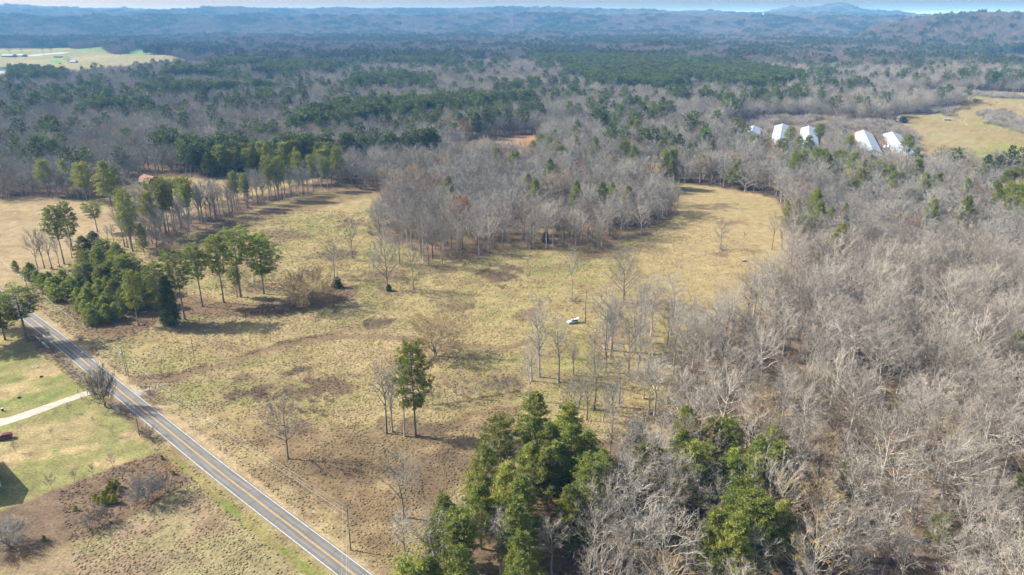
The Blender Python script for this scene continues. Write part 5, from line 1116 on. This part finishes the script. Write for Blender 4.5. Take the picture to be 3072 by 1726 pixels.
mb = MB(); mb.tube([(0, 0, 0), (0, 0, .3), (0, 0, .32), (0, 0, .34), (0, 0, .62), (0, 0, .64), (0, 0, .66), (0, 0, .95)], [.33, .33, .36, .33, .33, .36, .33, .33], 14); mb.build('drum', M['barrel'], t, True)
mb = MB(); mb.tube([(0, 0, .951), (0, 0, .99)], .34, 14); mb.build('lid', M['litter'], t)
for F, x, y, lab in [(FE, 370, 285, 'old tyre lying on the bare lawn patch'), (FA, 497, 1332, 'old tyre lying on the upper lawn')]:
    p = at(F(x, y)); a_ = np.linspace(0, 2 * math.pi, 15); mb = MB(); mb.tube([(p[0] + .42 * math.cos(v), p[1] + .42 * math.sin(v), .16) for v in a_], .16, 8); tag(mb.build('old_tyre', M['tyre'], None, True), lab, 'tyre')
p = at(FA(430, 1215)); t = thing('flower_bed', 'small white-edged flower bed on the lawn', 'bed', p)
mb = MB(); mb.box((0, 0, .12), (1.5, .9, .16)); mb.build('soil', M['post'], t)
for dx, dy, lx, ly in ((0, .5, 1.8, .14), (0, -.5, 1.8, .14), (.83, 0, .14, .86), (-.83, 0, .14, .86)): mb = MB(); mb.box((dx, dy, .14), (lx, ly, .28)); mb.build('edging', M['litter'], t)
p = at(T21(465, 528)); t = thing('feed_trough', 'small wooden feed box in the far right meadow', 'box', p, .3)
mb = MB(); mb.box((0, 0, .45), (1.9, 1.0, .7), taper=(1.05, 1.1)); mb.build('bin', M['post'], t); mb = MB(); mb.box((0, 0, .86), (2.1, 1.2, .1)); mb.build('lid', M['grey_metal'], t)
for F, x, y, lab in [(FB, 440, 680, 'scrap of white litter by the road bush'), (FB, 770, 782, 'scrap of white litter by the leaning pole'), (T01, 1548, 1052, 'white litter in the pine shade'), (FB, 2112, 935, 'white litter in the meadow grass')]:
    p = at(F(x, y)); mb = MB(); mb.box((p[0], p[1], .14), (.55, .4, .28), .4, taper=(.5, .7)); tag(mb.build('litter', M['litter']), lab, 'litter')
# cattle in the right pasture
sk = bpy.data.meshes.new('cow'); cv = [(0, 0, 1.05), (.75, 0, 1.08), (-.75, 0, 1.08), (1.15, 0, 1.3), (1.5, 0, 1.25), (1.78, 0, 1.0), (.72, .24, .75), (.74, .24, .35), (.72, .24, .0), (.72, -.24, .75), (.7, -.24, .35), (.72, -.24, 0), (-.78, .24, .75), (-.7, .24, .42), (-.78, .24, 0), (-.78, -.24, .75), (-.7, -.24, .42), (-.78, -.24, 0), (-1.0, 0, 1.2), (-1.08, 0, .7)]
ce = [(0, 1), (0, 2), (1, 3), (3, 4), (4, 5), (1, 6), (6, 7), (7, 8), (1, 9), (9, 10), (10, 11), (2, 12), (12, 13), (13, 14), (2, 15), (15, 16), (16, 17), (2, 18), (18, 19)]
cr_ = [.42, .38, .38, .2, .18, .12, .13, .08, .07, .13, .08, .07, .15, .09, .07, .15, .09, .07, .06, .04]
tmp = bpy.data.objects.new('cow', sk); sk.from_pydata(cv, ce, []); col.objects.link(tmp)
md = tmp.modifiers.new('skin', 'SKIN'); md.use_smooth_shade = True
for v, r in zip(sk.skin_vertices[0].data, cr_): v.radius = (r, r)
sk.skin_vertices[0].data[0].use_root = True
tmp.modifiers.new('sub', 'SUBSURF').levels = 1
dg = bpy.context.evaluated_depsgraph_get(); cow_me = bpy.data.meshes.new_from_object(tmp.evaluated_get(dg)); bpy.data.objects.remove(tmp)
cow_me.materials.clear(); cow_me.materials.append(M['cow_white']); cow_d = cow_me.copy(); cow_d.materials.clear(); cow_d.materials.append(M['cow_dark'])
for x, y, m_, lab in [(1690, 1212, 0, 'pale cow highest up beside the pasture bushes'), (1622, 1270, 0, 'pale cow below the pasture light pole'), (1708, 1287, 0, 'pale cow standing broadside below the light pole'), (1990, 1347, 0, 'pale cow left of a pair by the right-hand bushes'), (2052, 1360, 0, 'pale cow right of a pair by the right-hand bushes'), (2200, 1372, 0, 'pale cow in reddish grass below the bushes'), (2366, 1492, 0, 'pale cow low on the right side of the pasture'), (1748, 1038, 1, 'dark cow on the left near the stream'), (2065, 993, 1, 'dark cow in the middle near the stream'), (2160, 952, 1, 'dark cow at the stream bank')]:
    o = obj('cow', cow_d if m_ else cow_me, None, at(FG(x, y))); o.rotation_euler = (0, 0, random.choice((.3, 3.0, 2.6, -.4))); tag(o, lab, 'cow', 'cattle in the pasture')

# ------------------------------------------------------------------ woods
def form_mesh(f, mc=None): return f.joined(mc)
BM = [Form('bare_mid', gen_bare(121 + k, h, cw, cb, limbs=15, sub=6, ter=5, tw=2, tww=.065, twl=1.0, sides=(5, 3, 3)), 'bark_mid', 'twig_mid', h, cw) for k, (h, cw, cb) in enumerate([(17, 14, .24), (18, 12, .3), (16, 15, .2), (19, 10, .36)])]
PM = [Form('pine_mid', gen_pine(131 + k, h, cw, cb, whorl=1.2, per=5, tufts=4, fl=7, L=1.1, w=.5, shape=sh, sides=5), 'pine_bark', 'needle_mid', h, cw) for k, (h, cw, cb, sh) in enumerate([(21, 9, .35, 'full'), (22, 9.5, .45, 'round'), (20, 8, .3, 'cone'), (23, 10, .5, 'round')])]
BF = [gen_bare(141 + k, h, cw, cb, limbs=8, sub=4, ter=4, tw=1, tww=.16, twl=1.6, sides=(3, 3, 3)) for k, (h, cw, cb) in enumerate([(18, 11, .25), (19, 10, .3), (17, 11, .2)])]
PF = [gen_pine(151 + k, h, cw, cb, whorl=2.0, per=5, tufts=3, fl=6, L=1.8, w=.9, shape=sh, sides=3) for k, (h, cw, cb, sh) in enumerate([(20, 9, .3, 'full'), (21, 10, .4, 'round')])]
def clump(seed, gens, n, rad_, mt, mc, nm):
    rg = np.random.default_rng(seed); V, T, I = [], [], []; o = 0
    for k in range(n):
        g = gens[rg.integers(len(gens))]; a_ = k * 2.4 + rg.uniform(0, 1); r = rad_ * math.sqrt((k + .3) / n); s = rg.uniform(.8, 1.15); tz = rg.uniform(0, 6.28); c_, s_ = math.cos(tz) * s, math.sin(tz) * s
        for gi, gg in enumerate(g):
            v, t_, _ = gg.data(); v = np.c_[v[:, 0] * c_ - v[:, 1] * s_ + r * math.cos(a_), v[:, 0] * s_ + v[:, 1] * c_ + r * math.sin(a_), v[:, 2] * s]
            V.append(v); T.append(t_ + o); I.append(np.full(len(t_), gi)); o += len(v)
    return mesh_np(nm, np.vstack(V), np.vstack(T), [M[mt], M[mc]], mi=np.concatenate(I))
def scatter(name, label, meshes, pts, rotz, scl, idx, tint=None):
    """one object of kind stuff: many small copies set on points by geometry nodes"""
    cc = bpy.data.collections.new(name + '_forms')
    for k, me in enumerate(meshes): cc.objects.link(bpy.data.objects.new('%s_form_%02d' % (name, k), me))
    me = bpy.data.meshes.new(name); me.vertices.add(len(pts)); me.vertices.foreach_set('co', np.asarray(pts, np.float32).ravel())
    def put(nm, ty, arr, key): a = me.attributes.new(nm, ty, 'POINT'); a.data.foreach_set(key, arr.ravel())
    put('turn', 'FLOAT_VECTOR', np.c_[np.zeros(len(pts)), np.zeros(len(pts)), rotz].astype(np.float32), 'vector'); put('size', 'FLOAT_VECTOR', np.asarray(scl, np.float32), 'vector'); put('form', 'INT', np.asarray(idx, np.int32), 'value')
    if tint is not None: put('tint', 'FLOAT_COLOR', np.c_[tint, np.ones(len(tint))].astype(np.float32), 'color')
    o = tag(obj(name, me), label, kind='stuff')
    g = bpy.data.node_groups.new(name, 'GeometryNodeTree'); g.interface.new_socket('Geometry', in_out='INPUT', socket_type='NodeSocketGeometry'); g.interface.new_socket('Geometry', in_out='OUTPUT', socket_type='NodeSocketGeometry')
    n = g.nodes; gi = n.new('NodeGroupInput'); go = n.new('NodeGroupOutput'); ip = n.new('GeometryNodeInstanceOnPoints'); ci = n.new('GeometryNodeCollectionInfo')
    ci.inputs['Collection'].default_value = cc; ci.inputs['Separate Children'].default_value = True; ci.inputs['Reset Children'].default_value = True
    def na(nm, ty): a = n.new('GeometryNodeInputNamedAttribute'); a.data_type = ty; a.inputs['Name'].default_value = nm; return a.outputs['Attribute']
    l = g.links; l.new(gi.outputs[0], ip.inputs['Points']); l.new(ci.outputs[0], ip.inputs['Instance']); ip.inputs['Pick Instance'].default_value = True
    l.new(na('form', 'INT'), ip.inputs['Instance Index']); l.new(na('turn', 'FLOAT_VECTOR'), ip.inputs['Rotation']); l.new(na('size', 'FLOAT_VECTOR'), ip.inputs['Scale']); l.new(ip.outputs[0], go.inputs[0])
    o.modifiers.new('scatter', 'NODES').node_group = g
    return o

def grid(x0, x1, y0, y1, s, jit=.42):
    gx_, gy_ = np.meshgrid(np.arange(x0, x1, s), np.arange(y0, y1, s)); x = gx_.ravel(); y = gy_.ravel()
    x = x + ((np.arange(len(x)) // gx_.shape[1]) % 2) * s / 2
    return x + rng.uniform(-jit, jit, len(x)) * s, y + rng.uniform(-jit, jit, len(y)) * s
TANW = math.tan(R_(38.5))
def keep_off(x, y, pts, r):
    ok = np.ones(len(x), bool)
    for (px_, py_) in pts: ok &= (x - px_) ** 2 + (y - py_) ** 2 > r * r
    return ok
x, y = grid(-1500, 1500, 120, 1900, 6.6)
r = np.hypot(x, y); k = (np.abs(x) < y * TANW + 45) & (r < 1900); x, y, r = x[k], y[k], r[k]
w = is_wood(x, y); k = w > .5; x, y, r = x[k], y[k], r[k]
k = keep_off(x, y, placed, 3.2)
for (cx_, cy_, cr2) in clear: k &= (x - cx_) ** 2 + (y - cy_) ** 2 > cr2 * cr2
x, y, r = x[k], y[k], r[k]
pm = pine_mask(x, y); u = rng.uniform(size=len(x))
speck = (vnoise(x, y, 55, 81) > .62)
pin = (pm > .5) & (u < np.where(r < 700, .88, .55 + .35 * (vnoise(x, y, 40, 83) > .42))) | (pm <= .5) & (r > 330) & (u < np.where(speck, .11, .012))
thin = rng.uniform(size=len(x)) < np.where(pin, 1, np.where(r < 420, .76, .62))
inh = inside(x, y, near_wood['hedge'], .5) > .5; thin &= ~inh | (rng.uniform(size=len(x)) < .3)
ing = inside(x, y, near_wood['grove'], .5) > .5; thin &= ~ing | (rng.uniform(size=len(x)) < .45); thin &= ~(inside(x, y, near_wood['centre'], .5) > .5) | (rng.uniform(size=len(x)) < .8); pin &= ~ing & ~((inside(x, y, near_wood['centre'], .5) > .5) & (pm <= .5))
x, y, r, pin, pm = x[thin], y[thin], r[thin], pin[thin], pm[thin]
fx_, fy_ = grid(0, 130, 200, 330, 7.5); fk = (inside(fx_, fy_, poly(P_, [(1290, 960), (1340, 870), (1480, 850), (1640, 830), (1760, 800), (1730, 930), (1700, 1010), (1690, 1110), (1560, 1110), (1430, 1110), (1330, 1060)]), .3) > .5) & keep_off(fx_, fy_, placed, 4) & (rng.uniform(size=len(fx_)) < .62) & ~((np.abs(np.arctan2(fx_, fy_) - math.atan2(23.5, 281)) < R_(2.2)) & (np.hypot(fx_, fy_) > 215)); fx_, fy_ = fx_[fk], fy_[fk]
x, y, r, pin, pm = np.r_[x, fx_], np.r_[y, fy_], np.r_[r, np.hypot(fx_, fy_)], np.r_[pin, np.zeros(len(fx_), bool)], np.r_[pm, np.zeros(len(fx_))]
z = hf(x, y); order = np.argsort(r); vis = (np.abs(x) < y * math.tan(R_(35.5)) + 4)
used = np.zeros(len(x), bool)
NB, NP = max(0, 300 - n_bare), max(0, 300 - n_pine)
bi = [i_ for i_ in order if not pin[i_] and vis[i_]][:NB]; pi_ = [i_ for i_ in order if pin[i_] and vis[i_]][:NP]
regions = [('right', 'leafless trees of the right-hand wood'), ('grove', 'leafless trees under the lower pines'), ('centre', 'leafless trees of the central wood'), ('hedge', 'leafless trees of the hedgerow')]
regm = {k_: inside(x, y, near_wood[k_], .3) > .5 for k_, _ in regions}
RL_ = {'grove': 'slim leafless tree standing among the lower pines', 'centre': 'grey leafless tree inside the central wood', 'hedge': 'leafless tree in the hedgerow before the tan field', None: 'slim leafless tree in the grassy fringe between meadow and right-hand wood'}
for i_ in bi:
    used[i_] = True; rg_ = next((k_ for k_, _ in regions if regm[k_][i_]), None)
    f = random.choice(BARE + POPLAR[2:] if rg_ != 'grove' else POPLAR); h = random.choice((random.uniform(11, 16), random.uniform(16, 23), random.uniform(17, 24))) * (.8 if rg_ == 'grove' else 1)
    if rg_ == 'hedge': h = random.uniform(16, 24)
    elif rg_ == 'centre': h = random.uniform(20, 26)
    if rg_ == 'right':
        dd = r[i_]; ax = math.degrees(math.atan2(x[i_], y[i_])); lab = 'leafless tree in the %s rows of the right-hand wood, %s part' % ('nearest' if dd < 175 else 'second' if dd < 205 else 'middle' if dd < 245 else 'farther' if dd < 290 else 'farthest', 'left' if ax < 14 else 'inner' if ax < 21 else 'outer' if ax < 28 else 'right-edge')
    else: lab = RL_[rg_]
    tree(f, (x[i_], y[i_], z[i_]), h, 'bare_tree', lab, 'tree', dict(regions).get(rg_, 'leafless trees of the grassy fringe'), width=f.cw * h / f.h * random.uniform(.85, 1.3), mc=random.choice((None,) * 8 + ('twig_brush', 'twig_tan' if rg_ == 'right' else None)), mt='bark_dark' if random.random() < (.6 if rg_ == 'centre' else .3) else None)
for i_ in pi_:
    used[i_] = True; h = random.uniform(20, 27); f = random.choice(PINE_G)
    lab = 'green pine in the dense stand behind the hedgerow' if x[i_] < 0 else 'green pine at the right edge above the leafless wood' if x[i_] > 120 else 'green pine in the dense stand beyond the central wood'
    tree(f, (x[i_], y[i_], z[i_]), h, 'pine_tree', lab, 'tree', 'pines of the dense stands', width=h * .4)
rest = ~used
def put_wood(name, label, sel, hi, mid_, split, hr, mats_extra=()):
    xs, ys, zs, rs = x[sel], y[sel], z[sel], r[sel]; n = len(xs)
    idx = np.where(rs < split, rng.integers(0, len(hi), n), len(hi) + rng.integers(0, len(mid_), n)); s = rng.uniform(*hr, n)
    sw = s * rng.uniform(.9, 1.25, n)
    scatter(name, label, hi + mid_, np.c_[xs, ys, zs - .1], rng.uniform(0, 6.28, n), np.c_[sw, sw, s], idx)
    print(name, n)
put_wood('leafless_woodland', 'grey leafless woodland covering the middle distance', rest & ~pin, [f.joined() for f in BARE[:4]] + [BARE[1].joined('twig_brush', 'bark_dark'), BARE[4].joined(None, 'bark_dark')], [f.joined() for f in BM] * 7 + [BM[0].joined('twig_red'), BM[1].joined('twig_tan'), BM[2].joined('twig_brush', 'bark_dark'), BM[3].joined('twig_brush', 'bark_dark'), BM[1].joined(None, 'bark_dark'), BM[0].joined('twig_brush')], 420, (.75, 1.3))
put_wood('pine_woodland', 'dark green pine stands in the middle distance', rest & pin, [f.joined() for f in PINE_G], [f.joined() for f in PM], 460, (1.0, 1.35))
# woods farther off, as clumps of small trees
def far_wood(r0, r1, s, sc, lab, tagn, seed):
    gx_, gy_ = grid(-r1 * .78, r1 * .78, r0 * .72, r1, s); rr_ = np.hypot(gx_, gy_); k = (np.abs(gx_) < gy_ * TANW + 120) & (rr_ >= r0) & (rr_ < r1); gx_, gy_, rr_ = gx_[k], gy_[k], rr_[k]
    k = is_wood(gx_, gy_) > .5
    for (cx_, cy_, cr2) in clear: k &= (gx_ - cx_) ** 2 + (gy_ - cy_) ** 2 > (cr2 + s * .45) ** 2
    gx_, gy_ = gx_[k], gy_[k]; p = (pine_mask(gx_, gy_) > .5) & (rng.uniform(size=len(gx_)) < .58) | (rng.uniform(size=len(gx_)) < .07)
    for pinef, nm, lb in ((0, 'leafless_woods_' + tagn, 'hazy leafless woods ' + lab), (1, 'pine_woods_' + tagn, 'hazy dark pine woods ' + lab)):
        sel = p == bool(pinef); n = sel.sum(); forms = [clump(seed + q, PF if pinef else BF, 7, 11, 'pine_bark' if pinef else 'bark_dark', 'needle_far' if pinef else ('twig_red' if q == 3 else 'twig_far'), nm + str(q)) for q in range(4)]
        sz = rng.uniform(.9, 1.4, n); ix = rng.integers(0, 3 if not pinef else 4, n); ix = np.where((rng.uniform(size=n) < .03) & (not pinef), 3, ix)
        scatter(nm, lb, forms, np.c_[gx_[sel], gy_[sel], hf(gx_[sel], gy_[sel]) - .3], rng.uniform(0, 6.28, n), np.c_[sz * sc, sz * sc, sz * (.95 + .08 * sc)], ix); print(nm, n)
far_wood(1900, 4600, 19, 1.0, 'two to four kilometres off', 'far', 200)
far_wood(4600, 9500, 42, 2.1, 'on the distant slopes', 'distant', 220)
# undergrowth along and under the near woods
x, y = grid(-260, 420, 125, 560, 3.6); r = np.hypot(x, y); k = (np.abs(x) < y * TANW + 10); x, y = x[k], y[k]
wm = is_wood(x, y); edge = (wm > .5) & (rng.uniform(size=len(x)) < .16 + .3 * (vnoise(x, y, 25, 90) > .6))
bru = np.zeros(len(x), bool)
for F, pg in ((T01, [(100, 600), (560, 560), (560, 700), (900, 1000), (1100, 980), (1300, 1000), (960, 1100), (700, 1020), (480, 860), (200, 680)]), (FA, [(830, 780), (1060, 800), (1080, 930), (960, 960), (850, 880)]), (FB, [(900, 500), (1100, 440), (1180, 560), (980, 600)]), (FB, [(480, 610), (560, 560), (900, 960), (1080, 1080), (1000, 1090), (620, 760)]), (FA, [(430, 960), (560, 980), (1080, 1420), (980, 1440), (640, 1130)]), (T01, [(1560, 620), (2050, 600), (2100, 760), (1700, 760)]), (T12, [(560, 60), (1300, -80), (1320, 60), (700, 170)]), (T02, [(1900, 40), (2500, 60), (2560, 260), (2150, 300)])):
    pg_ = poly(F, pg); bru |= (inside(x, y, pg_, .5, 1.5, 5, 91) > .5) & (rng.uniform(size=len(x)) < .55)
k = (edge | bru) & keep_off(x, y, [(c_[0], c_[1]) for c_ in cen[::2]], 5.5); x, y = x[k], y[k]; n = len(x)
s = rng.uniform(.35, 1.0, n) * np.where(bru[k], .6, 1.0)
scatter('undergrowth', 'brown leafless brush under and along the woods', [f.joined() for f in SHRUB] + [SHRUB[0].joined('twig'), SAPLING[1].joined(), SAPLING[2].joined()], np.c_[x, y, np.full(n, -.05)], rng.uniform(0, 6.28, n), np.c_[s * 1.3, s * 1.3, s], np.where(bru[k], rng.integers(0, 3, n), rng.integers(0, 6, n))); print('undergrowth', n)
# scrub round the poultry sheds and along the stream
x, y = grid(150, 800, 560, 1500, 4.6); yard = inside(x, y, open_far['poultry_yard'][0], 2, 3, 20, 92) > .5; keep = yard & (vnoise(x, y, 22, 93) > .36)
pr_ = inside(x, y, open_far['pasture_right'][0], 2) > .5
sd = line_mask(x, y, stp, 16, 6) * 1.0; keep |= pr_ & (sd > .3) & (vnoise(x, y, 40, 94) > .47)
for pg in ([(1900, 1130), (2000, 1090), (2300, 1090), (2572, 1220), (2572, 1420), (2250, 1330), (2050, 1270)], [(1330, 1120), (1440, 1120), (1440, 1150), (1340, 1150)], [(1500, 1140), (1610, 1145), (1610, 1180), (1500, 1165)], [(640, 800), (1200, 830), (1040, 850), (640, 810)], [(1700, 790), (2250, 830), (2560, 850), (2560, 890), (2200, 890), (1740, 830)], [(560, 1080), (1250, 1040), (1240, 1110), (560, 1130)]): keep |= (inside(x, y, poly(FG, pg), 2, 6, 18, 95) > .5) & (rng.uniform(size=len(x)) < .8)
for (cx_, cy_, cr2) in clear: keep &= (x - cx_) ** 2 + (y - cy_) ** 2 > (cr2 - 1) ** 2
x, y = x[keep], y[keep]; n = len(x); s = rng.uniform(.9, 2.1, n)
scatter('scrub', 'brown scrub round the poultry sheds and pasture stream', [SHRUB[0].joined('twig_mid', 'bark_mid'), SHRUB[1].joined('twig', 'bark_mid'), SHRUB[2].joined('twig_brush', 'bark_mid'), BM[2].joined()], np.c_[x, y, hf(x, y) - .1], rng.uniform(0, 6.28, n), np.c_[s * 1.2, s * 1.2, s] * np.where(rng.uniform(size=n) < .12, 1, 1)[:, None], rng.integers(0, 3, n)); print('scrub', n)

# ------------------------------------------------------------------ tussocky meadow grass
gt = bpy.data.materials.new('tussock_grass'); gt.use_nodes = True; N = gt.node_tree.nodes; Lk = gt.node_tree.links; b = N['Principled BSDF']; b.inputs['Roughness'].default_value = .9; b.inputs['Specular IOR Level'].default_value = .1
aa = N.new('ShaderNodeAttribute'); aa.attribute_type = 'INSTANCER'; aa.attribute_name = 'tint'; Lk.new(aa.outputs['Color'], b.inputs['Base Color'])
def tuss(seed, nb=9):
    rg = np.random.default_rng(seed); mb = MB(); k = 6; a_ = np.arange(k) * 1.047 + rg.uniform(-.2, .2, k)
    V = [(math.cos(q) * .46 * rg.uniform(.8, 1.15), math.sin(q) * .46 * rg.uniform(.8, 1.15), -.04) for q in a_] + [(math.cos(q) * .30 * rg.uniform(.7, 1.2), math.sin(q) * .30 * rg.uniform(.7, 1.2), .22 * rg.uniform(.8, 1.2)) for q in a_] + [(rg.uniform(-.08, .08), rg.uniform(-.08, .08), .32)]
    T = []
    for i_ in range(k): j_ = (i_ + 1) % k; T += [[i_, j_, k + j_], [i_, k + j_, k + i_], [k + i_, k + j_, 2 * k]]
    mb.add(V, T); q = rg.uniform(0, 6.28, nb); B = np.c_[np.cos(q) * .2, np.sin(q) * .2, np.full(nb, .16)]
    mb.spikes(B, np.c_[np.cos(q) * .8, np.sin(q) * .8, rg.uniform(.5, 1.4, nb)], rg.uniform(.25, .5, nb), .1); return mb.mesh('tussock', gt)
x, y = grid(-230, 130, 128, 470, .86, .48); k = (np.abs(x) < y * math.tan(R_(35.8)) + 3) & (rng.uniform(size=len(x)) < np.clip(1.25 - np.hypot(x, y) / 480, .3, 1)); x, y = x[k], y[k]
k = (is_wood(x, y) < .5) & (inside(x, y, strips['lawn'], .5) < .5) & (inside(x, y, open_far['field_left'][0], .5) < .5) & (inside(x, y, strips['verge_green'], .3) < .5) & (inside(x, y, strips['shoulder'], .3) < .5); x, y = x[k], y[k]
dd = np.full(len(x), 1e9)
for c_ in cen: dd = np.minimum(dd, (x - c_[0]) ** 2 + (y - c_[1]) ** 2)
k = (dd > 4.3 ** 2) & (line_mask(x, y, track, 1.2, .5) < .5) & (rng.uniform(size=len(x)) < .35 + .65 * sstep(.3, .55, vnoise(x, y, 7, 97))); x, y = x[k], y[k]; n = len(x)
tc_ = ground_col(x, y) * rng.uniform(.82, 1.22, n)[:, None]
s = rng.uniform(.45, 1.0, n) * np.clip(.72 + np.hypot(x, y) / 1100, .8, 1.1)
scatter('tussock_grass', 'clumped dry grass covering the meadow and rough field', [tuss(300 + q) for q in range(4)], np.c_[x, y, np.zeros(n)], rng.uniform(0, 6.28, n), np.c_[s * 1.25, s * 1.25, s * rng.uniform(.5, 1.1, n)], rng.integers(0, 4, n), tc_); print('tussocks', n)

# ------------------------------------------------------------------ haze: the air itself
zb, zt_ = float(gz.min()) - 1.5, max(float(gz.max()), H) + 12; mb = MB(); mb.box((0, 0, (zb + zt_) / 2), (94000, 94000, zt_ - zb))
hm = bpy.data.materials.new('haze_air'); hm.use_nodes = True; N = hm.node_tree.nodes; N.remove(N['Principled BSDF']); pv = N.new('ShaderNodeVolumePrincipled')
pv.inputs['Color'].default_value = (*HAZE_COLOR, 1); pv.inputs['Absorption Color'].default_value = (1, 1, 1, 1); pv.inputs['Density'].default_value = HAZE_DENSITY; pv.inputs['Anisotropy'].default_value = 0.0
hm.node_tree.links.new(pv.outputs[0], N['Material Output'].inputs['Volume'])
tag(mb.build('haze', hm), 'thin blue air haze over the whole landscape', kind='stuff')

# ------------------------------------------------------------------ labels: pines of a group by their order across the picture
def ordinal(n): return '%d%s' % (n, 'th' if 10 < n % 100 < 14 else {1: 'st', 2: 'nd', 3: 'rd'}.get(n % 10, 'th'))
bpy.context.view_layer.update()
byl = {}
for o in S.objects:
    if o.parent is None and o.get('group') and o.name.split('.')[0] in ('pine_tree', 'fence_post', 'bare_tree', 'sapling'): byl.setdefault((o['group'], o['label']), []).append(o)
def scr(o): v = o.location - cam.location; return v.x / (v.y * math.cos(PITCH) - v.z * math.sin(PITCH))
for (g_, l_), os_ in byl.items():
    if len(os_) < 2: continue
    os_.sort(key=scr)
    for k, o in enumerate(os_): o['label'] = l_ + (', leftmost' if k == 0 else ', rightmost' if k == len(os_) - 1 else ', %s from the left' % ordinal(k + 1))
